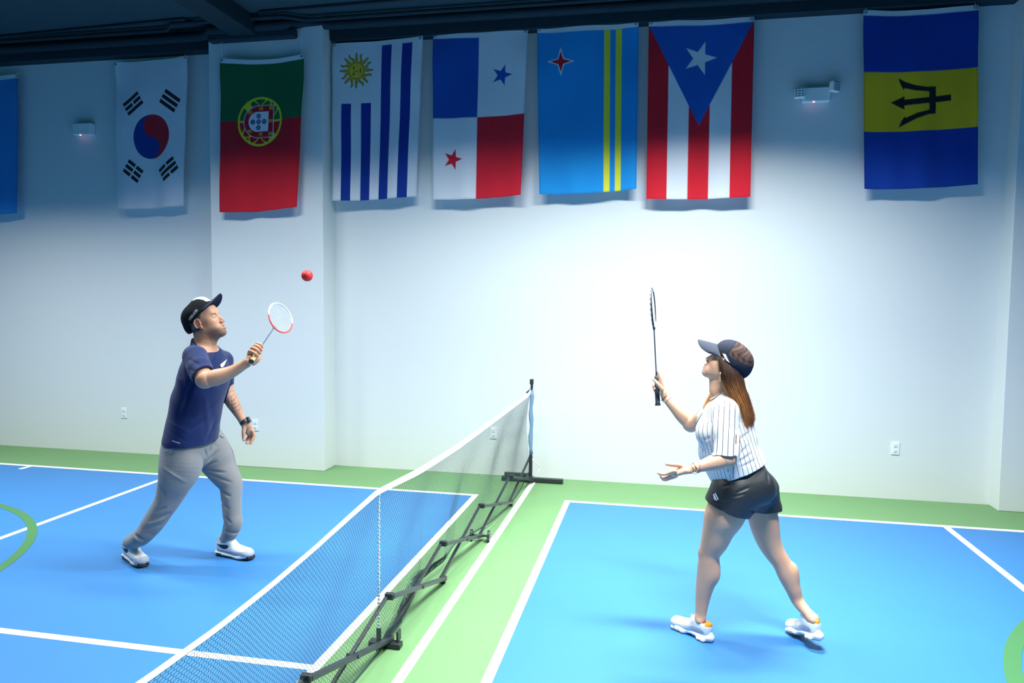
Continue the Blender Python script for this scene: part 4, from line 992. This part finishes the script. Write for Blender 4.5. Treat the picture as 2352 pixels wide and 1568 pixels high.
# =============================================================== rackets
def racket(name_label, butt, tip, wdir, L, fw_, fl_, c_grip, c_cap, paintf, string_n, thick=0.0055, depth=0.010):
    butt = np.array(butt); a = np.array(tip)-butt; a /= np.linalg.norm(a); wd = np.array(wdir, float); wd -= a*(wd@a); wd /= np.linalg.norm(wd); nrm = np.cross(a, wd)
    e = empty('racket', butt, name_label, 'racket', None)
    P = lambda x, y, z=0: butt+a*x+wd*y+nrm*z
    b = MB(); b.tube([P(0, 0), P(0.006, 0)], 0.0165, 16); b.build('butt_cap', c_cap, e, smooth=False)
    b = MB(); prof = [0.0155]+[0.0142, 0.0132]*9+[0.0125, 0.008]
    b.tube([P(0.006+0.165*i/(len(prof)-1), 0) for i in range(len(prof))], prof, 12); b.build('grip', c_grip, e, smooth=True)
    y0 = L-fl_; b = MB(); b.tube([P(0.165, 0), P(0.20, 0), P(y0-0.012, 0), P(y0+0.002, 0)], [0.006, 0.0037, 0.0037, 0.006], 8); b.build('shaft', paintf[1], e, smooth=True)
    b = MB(); b.tube([P(y0-0.012, 0), P(y0+0.003, 0)], 0.007, 8); b.bar(P(y0+0.002, -0.014), P(y0+0.002, 0.014), 0.008, 0.008, bev=0.001); b.build('joint', paintf[2], e, smooth=False)
    n = 72; cy = y0+fl_/2
    ringp = [(cy-fl_/2*math.cos(t)*(1+0.03*math.cos(t)), fw_/2*math.sin(t)) for t in np.linspace(0, 2*math.pi, n+1)[:-1]]
    V = []; nn = 8
    for i, (x, y) in enumerate(ringp):
        x2, y2 = ringp[(i+1) % n]; x1, y1 = ringp[i-1]; t = np.array([x2-x1, y2-y1]); t /= np.linalg.norm(t); o_ = np.array([t[1], -t[0]])
        for k in range(nn):
            q = 2*math.pi*k/nn; c = thick*math.cos(q); V.append(P(x+o_[0]*c, y+o_[1]*c, depth/2*1.0*math.sin(q)))
    F_ = np.array([[i*nn+k, i*nn+(k+1) % nn, ((i+1) % n)*nn+(k+1) % nn, ((i+1) % n)*nn+k] for i in range(n) for k in range(nn)])
    col = np.zeros((len(V), 3)); 
    for i in range(n):
        for k in range(nn): col[i*nn+k] = paintf[0](i/n, k)
    mesh_obj('frame', V, F_, M_shoe, e, col=col)
    b = MB()
    for i in range(1, string_n):
        y = fw_/2*(-1+2*i/string_n); hx = fl_/2*math.sqrt(1-(2*y/fw_)**2)
        b.bar(P(cy-hx, y), P(cy+hx, y), 0.0005, 0.0005)
    m_ = int(string_n*fl_/fw_)
    for i in range(1, m_):
        x = fl_/2*(-1+2*i/m_); hy = fw_/2*math.sqrt(1-(2*x/fl_)**2); b.bar(P(cy+x, -hy), P(cy+x, hy), 0.0005, 0.0005)
    s_ = b.build('strings', M_tape, e); s_['kind'] = 'stuff'
    return e
M_cork = mat('cream_grip_wrap', srgb(240, 214, 150), 0.8, bump=0.3); M_or = mat('orange_joint', srgb(240, 90, 50), 0.4); M_sh = mat('dark_blue_shaft', srgb(60, 70, 110), 0.35)
def fr1(t, k): return srgb(236, 240, 246) if 0.33 < t < 0.86 else srgb(240, 90, 84)
butt = M(577, 830, -.50); 
tipd = M(661, 705, -.50+0.52)
racket('small white and coral racket held up by the man', butt, tipd, A.v(0.66, 0.15, -0.75), 0.655, 0.205, 0.245, M_cork, M_blk, (fr1, M_sh, M_or), 22, thick=0.006)
b = MB(); bm = bmesh.new(); bmesh.ops.create_icosphere(bm, subdivisions=4, radius=0.0385)
bp_ = at(705.5, 633, 4.6)
V = [np.array(v.co)+bp_ for v in bm.verts]; bm.verts.index_update(); Fc = [[v.index for v in f.verts] for f in bm.faces]; bm.free()
bl_ = mesh_obj('ball', V, Fc, mat('red_rubber', srgb(240, 40, 40), 0.55), None); tag(bl_, 'red ball flying in the air between the man and the net', 'ball')
# holes of the ball are too blurred to show; a moulded seam runs round it
# =============================================================== the woman
B = Stage((0.50, 3.95)); M = B.M
wom = empty('person', (0.50, 3.95, 0), 'woman in a pinstriped white jersey, black shorts and dark cap holding up a racket', 'person')
SKW = np.array([0.66, 0.37, 0.25])
psi, th = math.radians(6), math.radians(30)
hf = B.v(-math.cos(th)*math.cos(psi), math.cos(th)*math.sin(psi), math.sin(th)); hh_ = np.array([hf[0], hf[1], 0]); hl = np.cross([0, 0, 1.0], hh_); hl /= np.linalg.norm(hl); hu = np.cross(hf, hl)
H = Head(M(1671, 836, 0.0), hf, hl, hu, 0.95)
def dirw(a, b, z=0.0):
    d = B.v(a, b, 0); d /= np.linalg.norm(d); d = d*math.cos(z)+np.array([0, 0, -math.sin(z)]); return d
LS = 0.250
O_n, d_n = floor_at(1607, 1463), dirw(-0.84, 0.52)
O_f, d_f = floor_at(1862, 1482)+np.array([0, 0, 0.042]), dirw(-0.55, 0.83, 0.22)
an_n = O_n+np.array([0, 0, .100]); an_f = O_f+np.array([0, 0, .100])+d_f*-0.012
sh_n, el_n, wr_n = M(1668, 948, -.165), M(1669, 1053, -.255), M(1592, 1076, -.33)
sh_f, el_f, wr_f = M(1640, 946, .15), M(1587, 974, .20), M(1529, 915, .20)
lo = np.min([M(1480, 1490, -.5), M(1480, 1490, .45), M(1920, 1490, -.5)], 0); lo[2] = 0; hi = np.max([M(1920, 770, .45), M(1480, 770, .45), M(1920, 770, -.5)], 0)
HG = 0.0031
F = Field(lo-0.02, hi+0.02, HG)
LT = dict(sq=B.D, f=1.2)
F.chain([M(1712, 1120, 0), M(1690, 1060, 0), M(1672, 1010, 0), M(1664, 960, 0)], [0.125, 0.105, 0.115, 0.095], 0.05, **LT)
F.cap(M(1668, 940, -.12), M(1655, 940, .12), 0.045, 0.045, 0.05)
F.chain([M(1660, 932, 0), M(1655, 905, 0), M(1656, 880, 0)], [0.070, 0.047, 0.045], 0.03)
F.cap(H.P(-0.02, 0, -0.03), M(1656, 895, 0), 0.046, 0.046, 0.03)
F.cap(H.P(0.035, 0, -0.088), M(1645, 890, 0), 0.022, 0.028, 0.03)
# near arm
F.chain([sh_n, mix(sh_n, el_n, .5), el_n], [0.050, 0.048, 0.043], 0.03)
F.chain([el_n, mix(el_n, wr_n, .3), mix(el_n, wr_n, .65), wr_n], [0.041, 0.041, 0.031, 0.0205], 0.025)
# far arm
F.chain([sh_f, mix(sh_f, el_f, .5), el_f], [0.050, 0.047, 0.040], 0.03)
F.chain([el_f, mix(el_f, wr_f, .3), mix(el_f, wr_f, .65), wr_f], [0.039, 0.040, 0.030, 0.0205], 0.025)
# legs
F.chain([M(1690, 1135, -.08), M(1666, 1178, -.09), M(1652, 1210, -.09), M(1642, 1240, -.09), M(1631, 1268, -.09), M(1627, 1292, -.09), M(1625, 1320, -.085), M(1618, 1350, -.085), M(1613, 1380, -.085), an_n],
        [0.096, 0.101, 0.083, 0.070, 0.054, 0.053, 0.055, 0.045, 0.036, 0.026], 0.03)
F.chain([M(1736, 1135, .08), M(1750, 1178, .08), M(1757, 1210, .08), M(1765, 1240, .08), M(1777, 1265, .08), M(1795, 1292, .08), M(1809, 1320, .08), M(1821, 1350, .075), M(1834, 1382, .07), an_f],
        [0.090, 0.080, 0.074, 0.063, 0.054, 0.048, 0.050, 0.040, 0.031, 0.0255], 0.03)
F.ell(M(1618, 1268, -.09), (0.030, 0.030, 0.030), None, 0.02); F.ell(M(1640, 1312, -.09), (0.028, 0.03, 0.055), None, 0.03); F.ell(M(1822, 1316, .08), (0.024, 0.026, 0.05), None, 0.03)
F.chain([an_n, O_n+d_n*0.01+np.array([0, 0, .055])], [0.027, 0.024], 0.02); F.chain([an_f, O_f+np.array([0, 0, .055])], [0.027, 0.024], 0.02)
F.ell(an_n+B.v(0, -0.026, -.005), (0.011,)*3, None, 0.015); F.ell(an_f+B.v(0, -0.025, 0), (0.011,)*3, None, 0.015)
build_head(F, H, True, 0.003)
# open near hand, palm up
F.cap(wr_n, M(1575, 1078, -.34), 0.019, 0.021, 0.012)
F.cap(M(1574, 1079, -.34), M(1550, 1086, -.35), 0.030, 0.030, 0.012, sq=B.v(0.2, 0, 1)/1.0198, f=0.52)
F.chain([M(1572, 1072, -.335), M(1557, 1068, -.35), M(1542, 1067, -.355), M(1531, 1065.5, -.355)], [.0135, .0115, .0095, .0075], 0.008)
for P3, R3 in (([(1551, 1082, -.385), (1536, 1086, -.37), (1523, 1089, -.375), (1512, 1086, -.375)], (.0100, .0092, .0083, .0068)),
               ([(1548, 1087, -.345), (1534, 1094, -.35), (1524, 1097, -.35), (1517, 1091, -.35)], (.0100, .0092, .0083, .0068)),
               ([(1549, 1091, -.325), (1535, 1099, -.325), (1525, 1101, -.325), (1518, 1095, -.325)], (.0096, .0090, .0082, .0066)),
               ([(1553, 1093, -.300), (1543, 1097, -.295), (1536, 1098, -.295), (1530, 1093, -.295)], (.0088, .0080, .0074, .0062))):
    F.chain([M(*q) for q in P3], R3, 0.004)
# racket hand of the far arm: index finger laid up the grip, thumb across, three fingers round the back
F.cap(wr_f, M(1525, 904, .20), 0.0195, 0.021, 0.012)
F.cap(M(1524, 902, .20), M(1519, 884, .20), 0.027, 0.025, 0.012, sq=B.S, f=0.62)
F.chain([M(1519, 884, .185), M(1517, 872, .18), M(1513.5, 861, .18), M(1511, 853, .18)], [.0110, .0098, .0086, .0070], 0.007)
F.chain([M(1520, 893, .16), M(1512, 883, .155), M(1506, 876, .16), M(1501, 871, .165)], [.0125, .0105, .0092, .0072], 0.007)
for P3, R3 in (([(1518, 880, .215), (1509, 877, .225), (1502, 879, .215), (1501, 886, .20)], (.0100, .0092, .0085, .0070)),
               ([(1518, 887, .22), (1509, 885, .228), (1502, 887, .218), (1503, 893, .20)], (.0100, .0092, .0085, .0070)),
               ([(1518, 894, .22), (1510, 893, .228), (1504, 895, .218), (1505, 900, .205)], (.0092, .0086, .0080, .0066))):
    F.chain([M(*q) for q in P3], R3, 0.004)
def pw(V, col):
    paint_head(V, col, H, SKW, (0.62, 0.10, 0.10), (0.10, 0.05, 0.035), female=True)
    for q in ((1531, 1065.5, -.36), (1512, 1086, -.378), (1517, 1091, -.353), (1518, 1095, -.33), (1501, 871, .16), (1501, 886, .195), (1503, 893, .195)): blob_paint(V, col, M(*q), 0.009, (0.72, 0.42, 0.40), soft=0.8)
    for q, r_ in (((1630, 1268, -.12), .05), ((1795, 1285, .05), .045)): blob_paint(V, col, M(*q), r_, SKW*[1.02, 0.85, 0.82], soft=1.0, wt=0.5)
BODYW = F
skin_sdf_mesh(F, 'body', M_skin, wom, SKW, pw)
# ---- jersey
lo = np.min([M(1575, 1125, -.35), M(1575, 1125, .35), M(1775, 1125, -.35)], 0); hi = np.max([M(1775, 885, .35), M(1575, 885, .35), M(1775, 885, -.35)], 0)
F = Field(lo-0.02, hi+0.02, HG)
F.chain([M(1706, 1098, 0), M(1686, 1056, 0), M(1670, 1008, 0), M(1664, 965, 0), M(1662, 940, 0)], [0.140, 0.146, 0.140, 0.118, 0.092], 0.05, **LT)
for d_ in (-.07, .07): F.ell(M(1622, 992, d_), (0.052, 0.062, 0.060), None, 0.05)
F.cap(M(1635, 1040, 0), M(1655, 1085, 0), 0.06, 0.05, 0.06, **LT)
F.cap(M(1672, 942, -.13), M(1655, 940, .13), 0.055, 0.055, 0.05)
F.cap(M(1664, 932, 0), M(1655, 908, 0), 0.072, 0.055, 0.03)
F.cap(M(1708, 960, 0), M(1715, 1000, 0), 0.045, 0.04, 0.06, **LT)
SL = Field(lo-0.02, hi+0.02, HG)
SL.chain([M(1668, 944, -.155), M(1662, 985, -.195), mix(sh_n, el_n, .62), mix(sh_n, el_n, 1.0)], [0.056, 0.062, 0.062, 0.062], 0.02)
SL.cap(M(1674, 960, -.165), M(1674, 1042, -.225), 0.045, 0.048, 0.03)
SL.over(BODYW, 0.006, 0.02)
SL.plane(M(1668, 1040, -.22), B.v(0, 0, -1)); SL.plane(M(1668, 930, -.1), B.v(0, 1, 0)*1.0)
SL.cap(M(1667, 1005, -.215), M(1667, 1060, -.255), 0.047, 0.051, 0.004, mode='sub')
F.over(BODYW, 0.006, 0.010)
hq = np.maximum(0.02-np.abs(F.A-SL.A), 0)/0.02; F.A = np.minimum(F.A, SL.A)-hq*hq*0.02*0.25
F.cap(M(1640, 946, .14), M(1616, 962, .18), 0.060, 0.056, 0.03)
F.cap(M(1618, 962, .18), M(1590, 975, .20), 0.044, 0.046, 0.004, mode='sub'); F.plane(M(1606, 966, .18), B.v(-0.9, 0, 0.0)+sh_f*0, M(1606, 1000, .10), M(1560, 920, .35))
for a_, b_, wd, am in (((1612, 1000), (1630, 1012), .007, .005), ((1618, 1000), (1640, 992), .007, .005), ((1694, 965), (1692, 1030), .007, .010), ((1690, 1040), (1722, 1010), .008, .006), ((1690, 1052), (1730, 1028), .008, .006),
                       ((1690, 1062), (1740, 1044), .008, .005), ((1698, 1000), (1724, 985), .008, .006), ((1636, 958), (1642, 1000), .008, .006), ((1620, 1060), (1632, 1040), .008, .005), ((1668, 950), (1664, 990), .010, .004), ((1655, 1095), (1680, 1078), .007, .005), ((1610, 1020), (1626, 1030), .008, .006)):
    F.fold(M(*a_), M(*b_), wd, am, B.D)
F.noise(lambda X, Y, Z: 0.0022*np.sin(37*X+17*Z+2*np.sin(12*Y))*np.sin(29*Y-13*Z))
F.plane(M(1700, 1081, 0), B.v(0.40, 0, -0.916))
F.cap(M(1712, 1120, 0), M(1700, 1084, 0), 0.134, 0.134, 0.004, mode='sub', **LT)
F.cap(M(1657, 925, 0), M(1650, 885, 0), 0.050, 0.056, 0.004, mode='sub'); F.plane(M(1652, 905, 0), B.v(-0.70, 0, 0.72), M(1652, 905, 0)-0.13, M(1652, 905, 0)+0.13)
CW = np.array([0.80, 0.80, 0.82])
def stripe(V):
    q = V-M(1668, 1000, 0); z = q[:, 2]; s_ = q@B.S; d_ = q@B.D
    arm = d_ < -0.17
    torso = s_+0.25*z; ang = np.arctan2(d_/0.17, -torso/0.14)
    val = ang*0.165/0.027+1000
    val = np.where(arm, (s_)/0.0262+500.3, val); return np.where((d_ > 0.10) & (s_ < -0.085), (s_-z*0.5)/0.026+700, val)
jm = mat('pinstriped_jersey', (0.80, 0.81, 0.83), 0.8, spec=0.2, bump=0.15, bscale=600, sheen=0.1)
nt = jm.node_tree; a_ = nt.nodes.new('ShaderNodeAttribute'); a_.attribute_name = 'st'
fr = nt.nodes.new('ShaderNodeMath'); fr.operation = 'FRACT'; gt = nt.nodes.new('ShaderNodeMath'); gt.operation = 'LESS_THAN'; gt.inputs[1].default_value = 0.115
mx = nt.nodes.new('ShaderNodeMix'); mx.data_type = 'RGBA'; mx.inputs[6].default_value = (0.68, 0.69, 0.72, 1); mx.inputs[7].default_value = (0.025, 0.03, 0.07, 1)
nt.links.new(a_.outputs['Fac'], fr.inputs[0]); nt.links.new(fr.outputs[0], gt.inputs[0]); nt.links.new(gt.outputs[0], mx.inputs[0]); nt.links.new(mx.outputs[2], nt.nodes['Principled BSDF'].inputs['Base Color'])
js = skin_sdf_mesh(F, 'jersey', jm, wom, CW, None, stripe); js['label'] = 'white short-sleeved jersey with navy pinstripes'
# ---- shorts
lo = np.min([M(1610, 1205, -.35), M(1610, 1205, .35), M(1800, 1205, -.35)], 0); hi = np.max([M(1800, 1040, .35), M(1610, 1040, .35), M(1800, 1040, -.35)], 0)
def shorts_half(front):
    F = Field(lo-0.02, hi+0.02, HG)
    F.chain([M(1702, 1070, 0), M(1706, 1095, 0)], [0.116, 0.128], 0.04, **LT)
    F.ell(M(1707, 1120, 0), (0.158, 0.168, 0.105), np.array([B.S, B.D, B.Z]), 0.05)
    F.ell(M(1740, 1118, -.06), (0.085, 0.08, 0.09), None, 0.04)
    F.over(BODYW, 0.005, 0.030)
    if front:
        F.chain([M(1686, 1135, -.075), M(1670, 1165, -.085), M(1664, 1192, -.09)], [0.125, 0.117, 0.112], 0.03)
        F.plane(M(1679, 1168, -.08), B.v(-0.34, 0, -0.94)); F.cap(M(1672, 1160, -.085), M(1660, 1205, -.09), 0.108, 0.104, 0.004, mode='sub')
    else:
        F.chain([M(1738, 1130, .07), M(1752, 1165, .08), M(1756, 1192, .08)], [0.118, 0.094, 0.090], 0.03)
        F.plane(M(1750, 1167, .08), B.v(-0.0, 0, -1)); F.cap(M(1750, 1160, .08), M(1757, 1205, .08), 0.085, 0.083, 0.004, mode='sub')
    return F
F = shorts_half(True); F2 = shorts_half(False); F.A = np.minimum(F.A, F2.A)
for a_, b_, wd, am in (((1722, 1150), (1738, 1168), .006, .010), ((1690, 1112), (1724, 1100), .006, .005), ((1680, 1120), (1716, 1113), .006, .004), ((1640, 1135), (1700, 1128), .008, .003), ((1650, 1160), (1690, 1135), .008, .003), ((1765, 1150), (1782, 1140), .006, .006), ((1660, 1100), (1690, 1092), .007, .003), ((1760, 1075), (1765, 1100), .007, .004), ((1635, 1148), (1662, 1160), .005, -.004), ((1672, 1166), (1718, 1180), .005, -.004)):
    F.fold(M(*a_), M(*b_), wd, am, B.D)
F.noise(lambda X, Y, Z: 0.002*np.sin(41*X+23*Z)*np.sin(33*Y-17*Z))
F.plane(M(1702, 1072, 0), B.v(-0.40, 0, 0.916))
st_ = skin_sdf_mesh(F, 'shorts', mat('black_nylon', (0.022, 0.025, 0.032), 0.5, spec=0.45, bump=0.15, bscale=500), wom, (0.02, 0.02, 0.03)); st_['label'] = 'short black sports shorts'
SV = world_verts(st_)
for k_, (x0, y0, x1, y1) in enumerate(((1646, 1114, 1654, 1126), (1642.5, 1117, 1650, 1128.5), (1644, 1121, 1646, 1127))):
    c = M((x0+x1)/2, (y0+y1)/2, 0); vx = (x1-x0)/446/2; vy = -(y1-y0)/446/2; nx_, ny_ = -vy, vx; L_ = math.hypot(vx, vy); tx, ty = nx_/L_*0.0032, ny_/L_*0.0032
    decal('leg_print', SV, c, B.S, B.Z, -B.D, [(-vx-tx, -vy-ty), (vx-tx, vy-ty), (vx+tx, vy+ty), (-vx+tx, -vy+ty)], M_wprint, st_)
# ---- shoes
shoe(wom, O_n, d_n, 0, 1, LS, 'chunky white trainer with an orange lining on the front foot', 'chunky')
shoe(wom, O_f, d_f, 0, 1, LS, 'chunky white trainer with a raised heel on the back foot', 'chunky')
# ---- cap
k = H.sc; C8 = [H.P(a, b_, c) for a in (-.2, .2) for b_ in (-.12, .12) for c in (-.1, .2)]
F = Field(np.min(C8, 0), np.max(C8, 0), 0.003)
F.ell(H.P(-0.012, 0, 0.045), np.array((0.112, 0.087, 0.088))*k, H.ax, 0.01)
F.ell(H.P(0.022, 0, 0.072), np.array((0.070, 0.062, 0.052))*k, H.ax, 0.03)
F.cap(H.P(-0.045, 0, 0.03), H.P(-0.082, 0, 0.005), 0.055*k, 0.036*k, 0.04)
F.ell(H.P(-0.010, 0, 0.035), np.array((0.104, 0.081, 0.082))*k, H.ax, 0.004, mode='sub')
F.plane(H.P(0.02, 0, 0.022), -H.u+0.52*H.f)
def pc(V, col):
    p = H.loc(V); f, l, u = p.T
    back = np.clip((0.022-f)/0.006, 0, 1)*np.clip((u-0.052-0.10*np.clip(-f-0.06, 0, 1))/0.008, 0, 1)
    n_ = 0.5+0.5*np.sin(f*160+3*np.sin(u*90+l*40))*np.sin(u*120+l*70+f*50)
    br = np.array((0.030, 0.018, 0.016))[None]*(1-n_[:, None])+np.array((0.115, 0.072, 0.066))[None]*n_[:, None]
    col[:] = col*(1-back[:, None])+br*back[:, None]
    m = (np.abs(f-0.024) < 0.0015) & (u > 0.05); col[m] = (0.01, 0.012, 0.016)
cp = skin_sdf_mesh(F, 'cap', M_cap, wom, srgb(44, 48, 62), pc); cp['label'] = 'dark grey cap with a brown mesh back'
cap_brim(H, 0.090, 0.070, 0.112, 0.082, 0.068, -0.036, 'brim', M_cap, cp, srgb(62, 66, 80))
CV = world_verts(cp); o_ = M(1669, 819, 0); pq = lambda u_, v_: ((u_-1668)/446, -(v_-821)/446)
decal('white_patch', CV, o_, B.S, B.Z, -B.D, [pq(1659.5, 811), pq(1667, 812.5), pq(1671, 820), pq(1677, 832), pq(1670, 827.5), pq(1664, 819)], M_wprint, cp, sub=3)
# ---- hair: a shaped core wrapped in strands
F = Field(np.min([M(1600, 1000, -.2), M(1600, 1000, .2), M(1750, 1000, -.2)], 0)-.02, np.max([M(1750, 800, .2), M(1600, 800, .2), M(1750, 800, -.2)], 0)+.02, 0.0034)
F.ell(H.P(-0.014, 0, 0.030), np.array((0.102, 0.081, 0.082))*k, H.ax, 0.01)
F.chain([M(1682, 850, 0), M(1685, 880, -.01), M(1694, 910, -.015), M(1707, 938, -.015), M(1713, 962, -.015), M(1713, 984, -.015)], [0.048, 0.042, 0.040, 0.036, 0.028, 0.014], 0.03, sq=B.D, f=1.35)
F.chain([M(1659, 830, -.066), M(1662, 852, -.074), M(1669, 882, -.075), M(1682, 906, -.06)], [0.018, 0.022, 0.024, 0.024], 0.02)
F.chain([M(1655, 826, .072), M(1652, 870, .07), M(1640, 898, .07), M(1626, 922, .06), M(1617, 936, .05)], [0.018, 0.020, 0.016, 0.013, 0.005], 0.02)
F.ell(H.P(0.050, 0, -0.02), np.array((0.075, 0.062, 0.10))*k, H.ax, 0.006, mode='sub')
F.plane(H.P(0.03, 0, 0.044), -(-H.u+0.34*H.f), M(1640, 830, -.2), M(1760, 780, .3)) if False else None
HB = np.array((0.055, 0.024, 0.018)); HM = np.array((0.23, 0.085, 0.035)); HO = np.array((0.62, 0.25, 0.07))
def hair_col(V):
    z = V[:, 2]; s_ = (V-M(1700, 900, 0))@B.S; zt, zb = M(1700, 850, 0)[2], M(1700, 985, 0)[2]
    t = np.clip((zt-z)/(zt-zb), 0, 1); inner = np.clip((0.045*t+0.0-s_+0.02)/0.05, 0, 1)
    c = HB*(1-np.clip(t*1.6, 0, 1))[:, None]+HM*np.clip(t*1.6, 0, 1)[:, None]
    a = (np.clip((t-0.12)*2.6, 0, 1)*inner*0.95)[:, None]; return c*(1-a)+HO*a
def ph(V, col): col[:] = hair_col(V)
hr = skin_sdf_mesh(F, 'hair', M_hair, wom, HB, ph); hr['label'] = 'long brown hair fading to copper at the ends'
Gf = smooth_pts([M(1652, 817, -.068), M(1655, 843, -.086), M(1661, 872, -.088), M(1672, 899, -.080), M(1687, 926, -.070), M(1697, 952, -.060), M(1703, 984, -.050)], 14)
Gb = smooth_pts([M(1690, 838, -.050), M(1704, 868, -.045), M(1710, 890, -.035), M(1719, 912, -.035), M(1725, 936, -.035), M(1729, 960, -.035), M(1718, 989, -.035)], 14)
Gr = smooth_pts([M(1700, 846, .05), M(1706, 868, .04), M(1710, 890, .03), M(1717, 912, .02), M(1722, 936, .01), M(1726, 960, .0), M(1712, 990, -.0)], 14)
SVs = []; SFs = []; SC = []
def strand(P, r0):
    n = len(P); o0 = sum(len(x) for x in SVs); V = []
    for i, p in enumerate(P):
        t = P[min(i+1, n-1)]-P[max(i-1, 0)]; t /= np.linalg.norm(t)+1e-9; a = np.cross(t, B.D); a /= np.linalg.norm(a)+1e-9; c = np.cross(t, a); r = r0*(1-0.75*(i/(n-1))**2)
        for q in (0, 2.1, 4.2): V.append(p+r*(math.cos(q)*a+math.sin(q)*c))
    SVs.append(np.array(V)); 
    for i in range(n-1):
        for q in range(3): SFs.append([o0+i*3+q, o0+i*3+(q+1) % 3, o0+(i+1)*3+(q+1) % 3, o0+(i+1)*3+q])
rs = np.random.default_rng(11)
for _ in range(2300):
    s_ = rs.uniform(0, 1); q = rs.uniform(0, 1)
    if s_ < 0.75: a0, a1, w_ = Gf, Gb, s_/0.75
    else: a0, a1, w_ = Gb, Gr, (s_-0.75)/0.25
    P = a0*(1-w_)+a1*w_; m_ = int(rs.uniform(12.2, 14.99)); P = P[:m_].copy()
    tt = np.linspace(0, 1, len(P))[:, None]
    bul = math.sin(math.pi*w_)*0.034+0.006
    P += B.D*(-bul*np.minimum(1, 4*tt+0.0)+rs.normal(0, 0.0035))+B.S*rs.normal(0, 0.0015)*np.sin(tt*rs.uniform(3, 9)+rs.uniform(0, 6))+(B.S*rs.normal(0, 0.006)+B.D*rs.normal(0, 0.008))*tt**1.5+B.S*0.003*np.sin(tt*6+rs.uniform(0, 6))
    strand(P, 0.00095)
for _ in range(120):
    P = smooth_pts([M(1652+rs.normal(0, 2), 850, .075), M(1643+rs.normal(0, 2), 893, .07), M(1631+rs.normal(0, 2.5), 915, .065), M(1618+rs.normal(0, 3.5), 938+rs.normal(0, 3), .055)], 9); strand(P, 0.0013)
VV = np.concatenate(SVs); hs = mesh_obj('hair_strands', VV, np.array(SFs), M_hair, hr, col=hair_col(VV)*rs.uniform(0.75, 1.3, (len(VV)//3, 1)).repeat(3, 0)[:len(VV)]); hs['kind'] = 'stuff'
# ---- jewellery
M_gold = mat('gold', (0.85, 0.55, 0.20), 0.25, 1.0); M_pearl = mat('pearl', (0.85, 0.83, 0.80), 0.25, spec=0.7); M_pink = mat('pink_band', srgb(200, 110, 150), 0.5); M_silver = mat('silver', (0.8, 0.8, 0.82), 0.25, 1.0)
def ring(name, c, ax, r, t, m, flat=1.0, lab=None, n=24, beads=False):
    ax = np.array(ax); ax /= np.linalg.norm(ax); a = np.cross(ax, B.D); a /= np.linalg.norm(a); c2 = np.cross(ax, a); b = MB()
    pts = [c+r*(math.cos(q)*a+math.sin(q)*c2*flat) for q in np.linspace(0, 2*math.pi, n+1)[:-1]]
    if beads:
        bm = bmesh.new()
        for p_ in pts: bmesh.ops.create_icosphere(bm, subdivisions=1, radius=t, matrix=Matrix.Translation(Vector(p_)))
        bm.verts.index_update(); b.add([v.co[:] for v in bm.verts], [[v.index for v in f.verts] for f in bm.faces]); bm.free()
    else: b.loop(pts, t, 6)
    o = b.build(name, m, wom, smooth=True)
    if lab: o['label'] = lab
    if beads: o['kind'] = 'stuff'
    return o
wax = wr_n-el_n; wx = wax/np.linalg.norm(wax)
w1 = ring('wristwatch', wr_n-wx*0.008, wx, 0.0245, 0.0035, M_gold, lab='gold wristwatch')
b = MB(); b.disc(wr_n-wx*0.008+B.v(0, -0.012, -0.022), B.v(0, -0.4, -0.9), 0.014, 0.006, 20); b.build('watch_dial', M_pearl, w1)
ring('bracelet', wr_n-wx*0.026, wx+B.v(0, 0, .25), 0.0265, 0.0026, M_pink, lab='pink bracelet'); ring('bracelet', wr_n+wx*0.004, wx-B.v(0, 0, .2), 0.0240, 0.0018, M_gold, lab='thin gold bracelet')
vx_ = (wr_f-el_f)/np.linalg.norm(wr_f-el_f)
ring('bracelet', wr_f+vx_*0.008, vx_, 0.0235, 0.0028, mat('dark_band', (0.05, 0.02, 0.02), 0.5), lab='dark bracelet'); ring('bracelet', wr_f-vx_*0.010, vx_+B.v(.2, 0, 0), 0.0255, 0.0035, M_silver, lab='silver bead bracelet', n=18, beads=True)
ring('necklace', M(1651, 903, 0), B.v(-0.62, 0, 0.78), 0.0535, 0.0036, M_pearl, lab='short pearl necklace', n=44, beads=True)
e1 = H.P(-0.002, -0.081, -0.040)
for s_ in (1, -1):
    q = M(1654.5, 858, -.100) if s_ > 0 else H.P(0.0, 0.0835, -0.038); b = MB(); bm = bmesh.new()
    for dz, r_ in ((0, 0.0085), (-0.020, 0.0045), (-0.033, 0.0075)): bmesh.ops.create_icosphere(bm, subdivisions=2, radius=r_, matrix=Matrix.Translation(Vector(q+np.array([0, 0, dz]))))
    bm.verts.index_update(); b.add([v.co[:] for v in bm.verts], [[v.index for v in f.verts] for f in bm.faces]); bm.free(); o = b.build('earring', M_gold if s_ else M_pearl, wom, smooth=True); o['label'] = 'gold drop earring'
# ---- her racket
def fr2(t, k):
    if t < 0.05 or t > 0.95: return (0.02, 0.05, 0.10)
    if 0.44 < t < 0.54: return (0.8, 0.82, 0.86)
    if 0.06 < t < 0.14: return (0.8, 0.82, 0.86)
    if t > 0.55: return (0.75, 0.78, 0.85) if (k in (1, 2, 3) and int(t*72) % 3 != 0) else (0.012, 0.016, 0.03)
    return (0.012, 0.016, 0.03)
rb, rt = M(1511, 931, .19), M(1497.5, 661, .19+0.16)
racket('black badminton racket held upright by the woman', rb, rt, B.v(-0.03, 0.995, 0), float(np.linalg.norm(rt-rb)), 0.185, 0.238, mat('black_grip_wrap', (0.02, 0.035, 0.06), 0.75, bump=0.3), M_blk, (fr2, mat('black_shaft', (0.02, 0.03, 0.06), 0.3), M_blk), 21, thick=0.004, depth=0.013)
